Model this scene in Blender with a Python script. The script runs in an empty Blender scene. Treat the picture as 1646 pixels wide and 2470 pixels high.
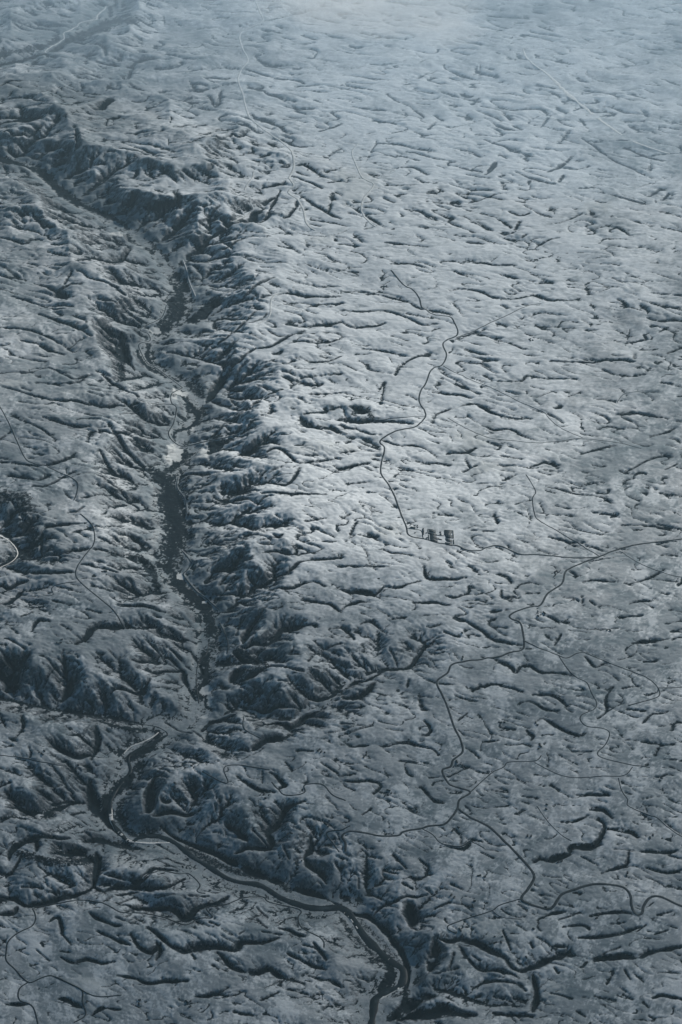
import bpy, math, random
import numpy as np

# ------------------------------------------------------------------ camera, sky, sun
S = bpy.context.scene
H_CAM, PITCH, FOV_Y = 10000.0, math.radians(36.0), math.radians(32.0)
cam_d = bpy.data.cameras.new('camera')
cam = bpy.data.objects.new('camera', cam_d)
S.collection.objects.link(cam)
cam.location = (0, 0, H_CAM)
cam.rotation_euler = (math.pi / 2 - PITCH, 0, 0)
cam_d.sensor_fit = 'VERTICAL'
cam_d.sensor_height = 24.0
cam_d.lens = 12.0 / math.tan(FOV_Y / 2)
cam_d.clip_start = 10.0
cam_d.clip_end = 400000.0
S.camera = cam

SUN_EL, SUN_AZ = math.radians(27.0), math.radians(45.0)      # azimuth measured from +Y towards +X
world = bpy.data.worlds.new('World')
S.world = world
world.use_nodes = True
wn = world.node_tree
wn.nodes.clear()
sky = wn.nodes.new('ShaderNodeTexSky')
sky.sky_type = 'NISHITA'
sky.sun_disc = False
sky.sun_elevation = SUN_EL
sky.sun_rotation = SUN_AZ
sky.altitude = 1500
sky.air_density = 1.0
sky.dust_density = 1.0
bg = wn.nodes.new('ShaderNodeBackground')
bg.inputs['Strength'].default_value = 0.05
wo = wn.nodes.new('ShaderNodeOutputWorld')
tint = wn.nodes.new('ShaderNodeMix')
tint.data_type = 'RGBA'
tint.blend_type = 'MULTIPLY'
tint.inputs[0].default_value = 1.0
tint.inputs[7].default_value = (0.46, 0.86, 0.95, 1)
wn.links.new(sky.outputs[0], tint.inputs[6])
wn.links.new(tint.outputs[2], bg.inputs[0])
wn.links.new(bg.outputs[0], wo.inputs[0])

sun_d = bpy.data.lights.new('sun', 'SUN')
sun_d.energy = 5.0
sun_d.angle = math.radians(0.5)
sun_d.color = (1.0, 0.975, 0.93)
sun = bpy.data.objects.new('sun', sun_d)
S.collection.objects.link(sun)
sun.rotation_euler = (math.pi / 2 - SUN_EL, 0, math.pi - SUN_AZ)
sun.location = (0, 0, 12000)

S.view_settings.view_transform = 'Standard'
S.view_settings.look = 'None'
S.view_settings.gamma = 1.0
S.view_settings.use_curve_mapping = False
S.view_settings.exposure = 0.30
S.cycles.volume_max_steps = 64
S.cycles.volume_bounces = 1
S.cycles.max_bounces = 4
HAZE_DENSITY = 0.40e-5
ROAD_WIDEN = 1.1
HAZE_COLOR = (0.60, 0.84, 0.96, 1)
CLOUDS = True
# ------------------------------------------------------------------ map sheet: traced courses
# Everything is traced on eight tiles of the photograph; each tile is 1568 x 1181 units = 823 x 620 photo pixels.
TILE = {1: (0, 0), 2: (823, 0), 3: (0, 620), 4: (823, 620), 5: (0, 1240), 6: (823, 1240), 7: (0, 1850), 8: (823, 1850)}
def P(t, s):
    ox, oy = TILE[t]
    out = []
    for p in s.split():
        a = p.split(',')
        out.append((ox + float(a[0]) * 0.52487, oy + float(a[1]) * 0.52487))
    return out

F_PX = 1235.0 / math.tan(FOV_Y / 2) if 'FOV_Y' in globals() else 0
def ground(px, py, z):
    """photo pixel -> world x, y on the level z (used once, while the map is laid out)"""
    rx = (px - 823.0) / F_PX
    up = (1235.0 - py) / F_PX
    dy = math.cos(PITCH) + up * math.sin(PITCH)
    dz = -math.sin(PITCH) + up * math.cos(PITCH)
    k = (z - H_CAM) / dz
    return rx * k, dy * k

def smooth_path(pts, n=6):
    """Catmull-Rom through the traced points"""
    if len(pts) < 3:
        return list(pts)
    q = [pts[0]] + list(pts) + [pts[-1]]
    out = []
    for i in range(1, len(q) - 2):
        p0, p1, p2, p3 = (np.array(v, float) for v in q[i - 1:i + 3])
        for k in range(n):
            t = k / n
            out.append(tuple(0.5 * ((2 * p1) + (-p0 + p2) * t + (2 * p0 - 5 * p1 + 4 * p2 - p3) * t * t + (-p0 + 3 * p1 - 3 * p2 + p3) * t ** 3)))
    out.append(tuple(pts[-1]))
    return out

# name, path, z at start, z at end, half width of the floor (m), width of the valley side (m), scrub on the floor
RIVERS = [
    (P(1, '-200,640 0,740 130,760 230,830 330,920 430,970 540,1030 640,1110 740,1180') + P(3, '800,100 860,220 790,330 690,400 690,490 800,560 870,620 900,700 880,760 830,830 850,900 790,1000 780,1100') + P(5, '800,0 820,100 800,200 790,280 870,370 940,440 960,530 950,640 920,720 900,800 915,880 880,955 760,968 700,972 770,1015 650,1070 600,1120') + P(7, '600,20 520,130 500,200 530,290 600,340 700,335 800,345 880,410 960,460 1040,510 1100,530 1250,560 1330,610 1420,650 1568,645') + P(8, '50,690 110,780 190,860 280,930 270,1000 160,1060 150,1180 130,1300 60,1450'), -125, -145, 115, (520, 130), 1.0),
    (P(5, '-300,820 0,850 200,895 400,925 560,950 700,972'), -70, -140, 22, (130, 150), 0.4),
    (P(5, '-200,60 0,90 50,120 90,180 60,215 0,245 -200,300'), -70, -90, 25, (150, 150), 0.6),
    (P(1, '560,-100 500,80 400,140 300,200 180,260 0,300 -200,330'), 10, -30, 60, (420, 420), 0.9),
    (P(1, '1480,300 1420,420 1500,560 1410,600 1480,700 1440,780 1490,900 1510,1000') + P(2, '30,1120') + P(4, '60,120 260,180 420,330'), -26, -62, 12, (120, 150), 0.0),
    (P(2, '560,300 620,480 600,620 640,780 590,960 700,1060 860,1170') + P(4, '1060,60 1130,130 1160,300 1300,380 1420,430 1568,560 1750,620'), -80, -112, 12, (150, 150), 0.1),
    (P(2, '700,100 840,230 870,280 940,330 990,380 1040,430 1110,490 1160,530 1230,580 1290,620 1400,670 1500,700 1700,800'), -112, -132, 20, (300, 300), 0.0),
    (P(7, '1040,600 900,660 850,700 700,650 560,560 430,545 380,580 290,600 200,630 130,635 60,610 -100,640'), -80, -60, 8, (70, 60), 0.4),
    (P(6, '390,610 350,660 300,710 200,715 80,760 0,800') + P(5, '1500,880 1430,900 1330,950 1200,935 1090,900 1000,940 920,930'), -40, -135, 6, (60, 110), 0.5),
    (P(8, '1050,855 940,890 850,930 880,1000 890,1060 700,1100 480,1040 340,1080 230,1165 130,1180'), -70, -150, 10, (70, 130), 0.4),
]
# crests: path, height (m), half width (m)
CRESTS = [
    (P(1, '700,-40 620,60 575,170 430,240 390,300 250,430 170,560 0,640'), 120, 520),
    (P(1, '606,325 560,372 490,372 380,385'), 210, 320),
    (P(1, '260,500 330,560 350,640 400,700 560,690 640,720'), 200, 420),
    (P(1, '640,770 700,745 830,800 960,760'), 190, 300),
    (P(1, '640,900 800,895 1000,898 1160,905'), 210, 260),
    (P(1, '1160,560 1060,640 900,700'), 150, 300),
    (P(1, '1335,740 1200,690 1080,640'), 130, 240),
    (P(1, '1370,935 1290,990 1190,1005 1080,1010'), 120, 240),
    (P(1, '0,860 140,840 240,960'), 140, 320),
    (P(1, '20,980 170,985 260,1040 330,1130'), 160, 320),
    (P(1, '200,-40 60,120 -80,260'), 120, 420),
    (P(1, '1568,60 1400,40 1240,120'), 60, 500),
    (P(3, '330,60 460,90 560,150 600,180'), 70, 260),
    (P(3, '420,330 540,400 570,470'), 70, 240),
    (P(3, '1568,40 1400,30 1250,90 1100,170'), 40, 260),
    (P(3, '1568,480 1400,470 1240,600 1060,670'), 25, 200),
    (P(3, '1568,700 1400,700 1200,700 1140,740'), 25, 180),
    (P(5, '1080,230 1120,150 1240,130'), 40, 200),
    (P(7, '700,230 690,110 720,20'), 60, 160),
    (P(8, '440,770 450,860 420,960 440,1030'), 45, 150),
    (P(5, '1160,450 1140,520 1120,590'), 45, 160),
]
# ravines: tile, path, full width in tile units; shaded slopes and hollows included
def gl(t, txt, w=8):
    return [(P(t, s.strip()), w) for s in txt.strip().splitlines() if s.strip()]
RAVINES = (
gl(1, '''430,240 400,262 395,300
620,330 600,352 560,378
340,560 350,610 340,650
420,690 425,730 415,770
630,775 625,820 590,850
820,895 815,930 830,950
1160,680 1165,710 1120,735
1335,735 1325,770 1290,785
1310,845 1280,870 1210,890
1368,938 1330,985 1300,1000
1290,900 1230,985 1180,1010
1150,590 1120,605 1060,625
440,505 470,480 500,470
495,445 500,410
490,578 540,560 550,545
600,590 630,575
1180,300 1290,320 1350,325
1130,330 1240,370 1350,385 1400,400
1200,440 1290,470 1380,540
1150,550 1290,600 1340,640
1280,650 1360,680 1440,690
1350,760 1420,790 1480,830
1340,830 1430,860 1480,890
1350,900 1450,960 1520,1010 1568,1030
1470,620 1520,600 1568,590
1500,740 1568,700
1500,800 1568,790
1510,860 1568,850
1510,1000 1525,940 1530,910
560,1181 600,1130 560,1100 440,1060
930,1110 1020,1060 1050,1040
960,1160 1100,1120 1240,1100
700,1110 800,1080 920,1070
150,985 170,1010 240,1020
0,1100 100,1120 200,1135
0,390 80,380 180,420
0,470 100,460 200,480
0,540 120,530 200,520
0,560 140,540 230,510
20,600 130,590 190,560
1020,440 1000,480 960,470
980,420 1060,400 1100,410
960,330 1040,320 1100,330
870,380 900,420 960,440''', 9)
+ gl(1, '''440,500 500,470 520,455
1330,770 1290,740
1010,1020 1120,1000 1180,960 1280,920
800,900 830,940
400,700 430,740''', 22)
+ gl(2, '''0,410 80,420 170,440
60,510 150,520 200,530
150,575 220,580 320,620 400,645
160,675 260,680 340,700 430,710
400,610 440,570
590,950 650,930 700,910 770,905
570,920 600,890
490,775 570,790 650,810
290,980 350,985 400,1005 440,1020
340,830 380,860 440,855
520,1100 600,1105 700,1130 800,1140
105,1078 180,1052
890,1160 930,1130 1000,1110
960,1050 1040,1030 1080,1010 1110,1000 1170,1020
1090,890 1160,885
1100,650 1180,700 1260,760 1360,800 1430,840
1130,660 1200,670
1430,860 1480,830
240,790 330,790 400,820
210,450 300,500 380,560
460,440 560,460 640,490
660,560 740,600 820,620
660,660 760,690 880,740
800,800 880,840 980,860
1190,900 1300,930 1400,960
1240,1010 1330,1030 1430,1060
1130,1080 1240,1060 1340,1100
20,960 110,1000 200,1060
300,720 420,740 540,760
640,1000 720,1020 780,1060
840,960 900,990 960,1020
1300,700 1400,740 1500,760
1360,880 1420,860
1500,1000 1568,1020
1470,1060 1568,1080
200,1130 300,1140 400,1160''', 7)
+ gl(2, '''600,505 630,472
920,600 950,562
1010,668 1048,612
950,803 1030,762 1090,716
1000,850 1022,820
660,815 690,795 712,760
752,885 742,850
800,1065 822,1030
830,1112 852,1096
1412,912 1470,882
1480,932 1502,908
1420,800 1420,752
1262,655 1310,655
960,985 960,975
735,1005 740,975
870,880 862,850
730,825 750,820''', 15)
+ gl(3, '''0,555 130,550 250,540 350,580 420,570
170,608 300,600 400,582
0,620 200,670 330,685 500,710 640,680
0,100 120,130 240,160 380,150
0,350 150,360 250,390 340,460
300,150 330,60
350,60 450,120 570,150
100,400 230,440 300,480
330,360 400,330
0,970 130,975 300,960 350,930
0,870 60,830
400,870 440,820 560,820 620,800
150,1080 260,1060 350,1000
1400,740 1568,700
1060,650 1140,690 1230,650 1300,640
1100,200 1180,150 1260,110
1180,440 1250,430 1330,390 1400,360
1000,390 1060,360 1180,250
770,450 900,460 1040,490 1180,440
1390,560 1568,550
1080,960 1000,990 830,1010
1060,1070 1200,1040 1330,1060 1380,990
1140,930 1280,900 1380,960 1500,950 1568,940
960,1150 1060,1080
1160,860 1250,830
60,750 170,800 260,860
200,760 330,790 420,800
60,200 180,240 300,260
180,290 300,320 420,380
470,560 560,620 640,660
500,330 560,420 620,520
1200,200 1330,180 1450,200 1568,190
1400,250 1480,230 1568,230
1300,330 1420,330 1568,320
1350,410 1450,410 1568,400
1380,480 1480,500 1568,470
1300,560 1380,600 1480,610
1430,650 1568,640
940,1120 1080,1110 1200,1140
1200,1100 1350,1110 1500,1120
480,1060 560,1100 640,1160
40,1020 160,1040 240,1030
500,790 560,850 600,900
460,900 500,960 560,1010
1020,470 1030,530 980,600''', 9)
+ gl(3, '''1050,510 1020,550 985,610 945,670
940,270 975,235 1010,195
260,150 285,180 310,178
960,900 1000,880 1030,850
1380,760 1440,790 1500,800 1568,820
1100,900 1150,880 1180,860
560,340 570,400 575,460''', 24)
+ gl(4, '''0,170 90,170 200,190 300,220 370,260 450,270 510,285
0,265 100,265 200,260 310,300 370,325 440,330
0,320 60,335 130,330 200,320
500,170 570,170 650,180 700,200 800,210 880,190 950,210 1020,215 1090,210
560,30 700,50 800,60
230,50 330,55 430,80
520,395 590,370 650,380 720,400 760,410 850,440 930,455
570,440 620,460 690,470
660,80 760,100 870,130 970,130
1120,355 1180,355
1270,405 1330,410 1400,400 1390,380
960,500 1060,505 1180,500 1260,490 1340,500 1350,460
420,640 530,650 600,665
420,775 440,740 520,715 600,690 650,710 700,740 800,760 870,760
580,750 640,790 700,815 770,815 830,840 900,860 1000,860 1100,850
1180,815 1220,800 1300,810
460,570 540,600 640,650
720,590 830,590 850,570 950,580 1080,580
1240,740 1340,735 1420,740 1500,760
0,790 70,810 130,830 180,830
0,915 60,910
190,860 280,880 360,885 440,930
0,980 60,975 130,960
220,980 280,980 330,1000
360,960 430,960 500,975
490,920 570,915 620,900
560,1010 620,980
570,950 590,990
250,560 280,510 340,480 440,470
170,640 200,600 180,700
730,930 830,950
870,990 930,960 1000,970
930,1000 1030,1010
940,1070 1020,1090 1100,1110 1200,1120 1240,1150
1310,1000 1370,970 1450,940 1530,935
1340,1040 1360,1010 1400,1020
1420,850 1470,830 1530,810
1490,1000 1540,970
1400,1120 1410,1080
880,720 960,740 1020,780
1040,660 1100,640
0,85 90,100
100,430 200,450 290,470
1180,180 1230,155
1280,240 1380,260
1430,180 1568,200
1480,240 1568,260
1200,540 1300,560 1400,560
1470,600 1568,620
640,500 680,520
1100,920 1200,900 1260,890
120,1100 200,1100
620,1060 740,1060
740,1040 800,1020
1120,1060 1200,1050
1460,1100 1568,1120
30,1060 130,1050
300,270 420,300
520,80 640,130''', 8)
+ gl(4, '''0,750 60,762 150,770 230,775 330,782
560,385 620,365
1460,350 1500,340
1500,460 1568,430
1400,540 1420,520
40,700 80,710 120,720
650,495 680,490
990,710 1010,705
1120,140 1140,190''', 17)
+ gl(5, '''190,180 200,90 270,75 400,70
200,190 300,200 340,185 400,180 460,185 600,180
0,350 60,340 130,320
120,270 240,290 350,290
370,255 450,265 540,290
0,420 60,390 110,355
150,560 180,515 230,505
600,685 680,665 740,635
500,650 560,700
280,530 330,560
540,440 650,440 760,450
200,790 250,720
90,780 60,720 110,690
500,820 560,795 640,790 690,760
800,570 870,630 910,680
0,640 60,680 100,680
940,310 1010,260 1060,220
980,380 1080,370 1140,340
1150,210 1260,190 1360,200 1350,170
1230,350 1340,360 1400,340 1500,350
1300,290 1400,240 1568,220
1080,770 1160,740 1270,720 1400,735
1080,880 1200,890 1280,860 1400,870
960,1040 1040,1060 1150,1110
980,1090 1090,1090 1150,1110
0,930 30,1000
100,940 110,1000 60,1060
460,130 540,150
600,260 700,290
560,330 660,350 780,360
420,350 520,370
700,480 820,500
720,530 830,560 900,600
780,610 840,680 880,720
760,640 800,680 840,720
1160,80 1260,60 1360,80
1200,130 1300,120
1400,140 1568,150
1400,60 1500,40
1380,420 1500,430 1568,470
1420,690 1440,670
1500,620 1568,610
880,1000 940,1030
640,400 700,390
400,460 470,480
40,600 120,640
250,420 330,440
0,1090 60,1080
100,500 160,470
1280,780 1400,790
760,1100 900,1100
1190,310 1260,280
1360,1110 1440,1120
1000,330 1060,300''', 9)
+ gl(5, '''350,610 400,590 440,545 520,535 640,530 700,515
330,740 315,790 280,850
700,720 830,720 850,760 900,860
1110,600 1200,590 1270,570 1290,540 1380,530 1450,540
1080,650 1180,660 1250,640
1410,825 1500,825 1568,800
1160,1110 1200,1060 1280,1040 1350,1010
440,970 450,1040 420,1130
1170,470 1130,520 1120,570
230,1050 330,1090 430,1110
1060,770 1080,730 1100,700
930,1000 960,960 1080,910
1200,930 1330,950 1430,900 1500,880''', 18)
+ gl(5, '''1110,480 1085,560
0,700 60,750 20,800
1060,250 1010,330
880,1010 760,950
920,700 940,760
620,240 680,250''', 34)
+ gl(6, '''0,370 90,370 160,380 200,355 270,355 370,325
0,265 120,265 240,262
190,175 220,190 290,200 330,210
80,120 170,125
20,150 60,120
0,470 60,430 130,430
90,520 160,530 210,570
540,490 590,520 640,550 680,590 760,610 830,620
640,680 720,690 780,720 800,745 830,715 870,715 920,745 1000,745 1080,765
550,800 620,825 640,810 700,800 830,835
820,890 880,890 930,915 1000,925
880,850 960,850 1050,900
1330,620 1370,605 1440,600 1500,600
1120,670 1160,720 1200,710
1280,495 1380,490
1320,435 1370,425 1430,415
1320,340 1400,320 1480,280
680,325 680,350
735,370 740,400 800,395
480,400 540,405 585,380 585,350
0,870 60,900 110,910
0,1080 50,1090 130,1075 200,1080 320,1065 400,1085 450,1115
380,970 410,1000 400,1030 370,1040
360,860 370,900 395,920
540,960 580,930
900,970 940,970 1000,1000 1090,1035 1110,1025
1180,960 1220,920 1215,870 1250,810
640,1100 650,1065 720,1060
1380,985 1420,945 1500,925
1520,1010 1530,980 1568,975
1290,820 1360,810
1110,440 1105,400
1140,420 1165,440
380,260 400,310 500,320 570,320
230,510 300,500
330,430 420,420 500,440
360,490 480,480
800,195 780,230
590,560 640,580
980,620 1010,570
1110,330 1180,325 1260,330
1300,330 1340,345
1450,70 1560,90
1290,70 1440,75 1530,95
1150,10 1270,25
1460,1080 1530,1070
1300,1060 1420,1070
1060,1110 1150,1110
700,20 720,60
1250,180 1380,180
1500,460 1568,470
1390,700 1440,700
300,820 310,780
270,1140 400,1150
230,880 300,900
0,980 90,985
470,560 540,580
730,1000 800,1010
850,1010 880,1040 870,1060
1310,920 1400,930
1480,1140 1568,1150
1440,1130 1460,1090
1520,560 1568,550
850,380 910,380
700,470 780,460
0,540 40,560 60,600
420,20 510,30
600,90 700,100''', 8)
+ gl(6, '''0,800 40,780 80,760 160,740 200,715 300,710 350,660 390,610
0,822 90,830 160,770
0,370 90,372 160,380
600,825 620,815
840,715 880,718
40,130 70,60
1370,610 1440,600
0,50 40,25''', 16)
+ gl(7, '''470,490 560,510 640,515 700,480 760,470 820,490
50,80 60,150
0,110 50,95
0,495 50,490 100,420
180,470 260,500 350,540
410,680 460,710 530,745 560,740
280,770 330,830
230,720 270,700 290,780
170,850 230,900
280,885 340,905 400,890 470,910 530,910
600,780 650,850 700,860 740,820
540,970 620,980 680,1005 760,1005 870,1000
900,1070 950,1070 990,1050 1050,1070
270,1070 330,1090 380,1110
0,1085 60,1095 130,1100
720,900 740,860 720,820
700,220 760,210 850,220 920,205
1020,220 1010,150
1240,40 1280,70 1310,100 1280,120
1360,690 1370,740
1280,740 1350,760 1400,790
960,720 1000,740
1100,780 1130,760
720,350 800,400
620,690 660,720
450,770 520,800 600,830
0,270 60,240 140,250
130,330 230,320 320,330
220,150 280,130 350,150
560,60 640,100
740,130 760,160 790,170
860,80 900,120 880,180
1090,60 1180,120 1260,140
1300,360 1330,420
1160,290 1230,340
780,430 850,450
880,870 900,900
1180,700 1230,750
1200,770 1300,780
1440,820 1480,870 1500,900
1390,830 1470,850
1320,870 1400,900 1500,940
1420,960 1500,980 1568,1010
1320,1040 1420,1060
1200,1090 1280,1050
1080,1140 1180,1160
430,1150 480,1120 560,1130
60,220 0,260
1230,690 1180,650
860,590 960,600
540,590 600,580 640,570
100,560 200,560
230,510 330,500
660,260 700,320''', 9)
+ gl(7, '''0,600 60,610 130,635 200,630 290,600 380,580 430,545
430,545 460,560 560,555 660,540 760,548 850,520
570,635 680,645 800,660 850,700 900,660 1000,620 1050,600
0,690 60,670 80,640
60,165 110,185 180,190 240,175 300,155 350,150 410,170
170,400 160,340 60,390 40,430
680,750 750,800 800,840 850,855 920,830 1000,830 1080,840 1120,810 1200,815 1280,800
1000,860 1070,930 1140,950 1230,940 1290,970 1400,1000
1080,400 1130,370 1200,360 1250,340 1230,280 1290,240 1320,190 1400,175
1040,260 1090,290 1140,330
1400,400 1430,370 1430,320
1400,400 1430,450 1480,490 1500,540
430,545 440,470 450,420 440,390
740,285 860,350 1000,405 1130,470 1300,540 1450,590 1568,640''', 15)
+ gl(7, '''390,335 460,330 560,350 650,380
250,390 330,370 400,400 440,430
700,40 690,110 680,200
590,30 560,80 520,130
410,60 430,150 480,230 560,320''', 34)
+ gl(8, '''150,680 200,640 270,605 350,600 420,595
540,820 570,870 640,940 740,945 820,980
900,710 960,690 1030,680
0,90 100,85 180,100 150,140
1010,265 1080,265 1130,240
1145,215 1200,215 1250,250
1220,300 1280,310 1340,315 1370,340
1200,500 1260,480 1310,460 1320,410
1080,150 1150,140 1230,150
960,100 1000,125
400,470 380,510 330,520
390,570 420,590
120,580 190,620
480,380 560,390 600,350 650,360
600,1020 660,990 800,1000 850,1030
1430,1075 1480,1060 1568,1080
1290,1050 1340,1080
1020,745 1120,740 1140,760
1090,800 1200,800 1300,775 1380,745
0,60 60,50
100,240 140,210
370,110 420,160 470,180
830,150 900,160
690,120 770,130
1380,400 1480,410 1540,400
1400,480 1500,500 1568,490
1000,720 1100,690
1140,700 1250,690 1330,690
380,400 480,380
640,410 700,440
240,420 300,480
200,480 260,500
280,540 330,560
430,660 500,640
500,550 560,580
740,770 780,860
980,830 1040,840
980,930 1000,960
1200,870 1280,840
1220,1010 1250,960
1300,950 1330,1000
1160,1070 1260,1090
520,860 500,930
470,940 540,930
880,840 870,820
600,870 640,900
1060,590 1100,600
1440,780 1500,760
1500,560 1568,580
1490,420 1568,440
1100,430 1180,470
1080,1130 1160,1180
960,1050 1060,1080
700,700 740,710
1450,700 1520,680
1230,740 1300,730
560,1080 640,1060
700,1060 780,1080''', 8)
+ gl(8, '''440,775 500,800 560,800 620,815 680,850 740,880 790,930 850,940
820,940 870,920 940,890 1010,870 1050,855
890,445 930,435 960,445 990,430 1050,415 1060,385 1150,380 1190,340 1210,290 1180,250
0,640 80,680 130,690 230,780 290,880 310,960 300,1020
880,960 900,1050 880,1130
1110,930 1150,900 1280,880 1370,880 1440,860 1568,840
360,440 400,470
1360,770 1400,740''', 14)
+ gl(8, '''310,620 335,690 360,740
440,790 430,850 410,930
430,1040 340,1080 230,1160
620,1150 480,1120 360,1130 260,1160
700,1140 880,1160''', 30)
)
# roads: tile paths joined, width (m), kind
ROADS = [
 ('dark', 11, P(4, '230,60 290,130 330,150 360,190 375,235 430,265 500,275 520,300 535,355 470,395 485,450 465,495 415,520 390,580 365,620 360,665 385,710 385,740 340,780 250,800 180,845 200,880 185,950 185,1000 220,1050 250,1110') + P(6, '275,0 300,60 315,100 400,120 520,148 580,165 640,168 690,148 740,150 820,185 910,187 1050,200 1150,200 1190,195'), 'two lane main road winding down the bright plateau past the walled compound'),
 ('dark', 12, P(6, '1740,90 1530,120 1360,140 1250,170 1190,195 1110,225 1035,262 1015,320 950,365 915,420 860,430 790,455 775,475 820,500 835,540 838,620 780,635 725,655 640,670 580,675 510,692 490,730 440,770 465,830 490,890 520,980 550,1040 558,1095 515,1130 505,1160 ') + P(8, '465,15 490,70 520,90 595,115 545,150 535,190 510,230 470,265 400,272 370,283 285,298 265,315 180,318 120,305 40,295 5,320 20,345 20,390'), 'zigzag road'),
 ('dark', 14, P(8, '535,190 590,230 680,275 740,330 800,390 860,455 888,505 860,560 828,605 870,630 945,652 975,640 1010,590 1050,570 1150,540 1230,540 1300,555 1330,590 1335,640 1360,678 1385,670 1390,640 1420,600 1470,597 1568,640 1680,660'), 'loop'),
 ('dark', 7, P(8, '828,605 730,635 695,660 600,690 500,725 490,745 530,765'), ''),
 ('dark', 7, P(8, '370,283 420,310 460,350 540,365 600,345 660,375'), ''),
 ('dark', 7, P(8, '595,115 690,30 750,0') + P(6, '770,1140 890,1135 920,1110'), ''),
 ('dark', 6, P(8, '890,-20 1000,35 1090,50 1200,42 1300,40 1340,0'), ''),
 ('dark', 6, P(8, '1275,50 1290,110 1318,150 1320,180 1410,220 1450,230 1500,275 1568,320 1660,360'), ''),
 ('dark', 5, P(8, '900,180 950,250 1010,310 1060,340'), ''),
 ('dark', 5, P(8, '695,660 740,690 830,700'), ''),
 ('dark', 7, P(4, '530,370 600,345 680,305 770,265 830,235 920,213'), ''),
 ('dark', 6, P(4, '385,732 250,740 150,750'), ''),
 ('dark', 6, P(4, '470,500 560,550 700,605 820,665 920,710 1000,780 1110,830'), ''),
 ('dark', 6, P(4, '490,740 580,790 680,830 800,845 900,855 1000,850 1100,835 1250,850 1380,880'), ''),
 ('dark', 5, P(4, '1270,670 1300,630 1390,615'), ''),
 ('dark', 8, P(4, '850,1000 870,1030 895,1080 880,1110') + P(6, '890,0 910,30 980,70 1050,110 1130,160 1190,195'), ''),
 ('dark', 5, P(6, '1280,170 1380,230 1500,275 1600,300'), ''),
 ('dark', 8, P(6, '838,580 900,612 950,630 1000,650 1040,662 1100,637 1180,665 1300,710 1400,750 1450,790 1465,830 1430,850 1320,880'), ''),
 ('dark', 6, P(6, '1460,800 1568,795 1680,780'), ''),
 ('dark', 7, P(6, '1000,650 1040,710 1080,750 1130,775 1150,820 1175,870 1160,900 1110,920 1100,945 1130,975 1200,985 1235,1005 1215,1060 1180,1095 1200,1120 1320,1150 1420,1165'), ''),
 ('dark', 7, P(6, '302,66 340,72 366,75 374,90 378,114 400,121'), ''),
 ('dark', 9, P(5, '370,0 420,45 435,90 430,140 385,200 355,245 352,290 400,340 460,390 520,440 560,500 580,540'), ''),
 ('dark', 6, P(5, '352,312 280,320 240,340 245,375 200,375'), ''),
 ('dark', 8, P(5, '1010,500 1040,560 1050,600 1045,640'), ''),
 ('dark', 7, P(5, '840,170 880,220 860,260 845,280 900,350 950,390 1010,440'), ''),
 ('dark', 7, P(5, '1120,930 1125,990 1200,1030'), ''),
 ('dark', 6, P(5, '-40,1105 90,1120 200,1140 310,1160'), ''),
 ('dark', 7, P(5, '1240,1175 1100,1155 1040,1160 1030,1181') + P(7, '1050,75 1000,60 930,20'), ''),
 ('dark', 9, P(3, '840,600 790,630 790,670 812,690 800,760 775,810 800,850 850,870 940,845 1000,835 1100,820'), ''),
 ('dark', 7, P(3, '765,220 740,280 645,330 680,350 690,385 640,400 650,440 680,490 720,510 840,600'), ''),
 ('dark', 6, P(3, '820,1010 815,1060 850,1110 860,1181'), ''),
 ('dark', 8, P(3, '-40,640 0,690 40,760 80,850 120,930 160,950 250,980 350,1030 355,1080 340,1120'), ''),
 ('dark', 5, P(3, '630,650 700,675 800,675'), ''),
 ('dark', 8, P(7, '150,650 165,690 150,730 90,760 40,800 30,850 30,890 70,930 130,990 190,970 240,960 330,1000 380,1030 380,1080 395,1140 340,1175'), ''),
 ('dark', 8, P(7, '150,650 250,630 370,613 480,630 560,670 650,672 750,690 850,728 920,695 980,695 950,645 1030,635 1120,600 1210,595 1240,620 1380,655 1370,690 1390,740 1480,790 1490,830'), ''),
 ('dark', 8, P(7, '130,990 90,1020 90,1070 150,1100 175,1181 180,1240'), ''),
 ('dark', 6, P(7, '250,965 350,1010 440,1055 560,1048'), ''),
 ('dark', 7, P(7, '660,515 730,475 820,490 870,490 920,540 905,570 945,580'), ''),
 ('dark', 8, P(7, '1250,70 1310,130 1400,120 1400,85 1480,80 1530,130 1590,155'), ''),
 ('dark', 8, P(7, '1610,270 1568,290 1500,300 1530,350 1560,390'), ''),
 ('pale', 16, P(1, '1165,-60 1175,0 1195,60 1205,100 1110,150 1110,210 1140,275 1110,320 1095,370 1115,430 1135,510 1155,550 1230,610 1290,650 1340,700 1350,770 1330,820 1350,850 1325,885 1370,920 1395,970 1410,1030 1450,1060'), ''),
 ('pale', 14, P(1, '490,35 450,70 440,90 370,105 350,130 295,150 290,185 215,225 210,245'), ''),
 ('pale', 13, P(1, '1165,790 1160,820 1135,850 1125,875'), ''),
 ('pale', 13, P(1, '1150,930 1165,965 1120,1000 1060,1025'), ''),
 ('pale', 12, P(2, '80,660 50,700 70,760 100,820 150,850 100,920 100,990 160,1045'), ''),
 ('pale', 8, P(3, '840,10 860,60 870,110 900,180'), ''),
 ('pale', 11, P(3, '1190,310 1240,270 1250,190 1310,160'), ''),
]
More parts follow.
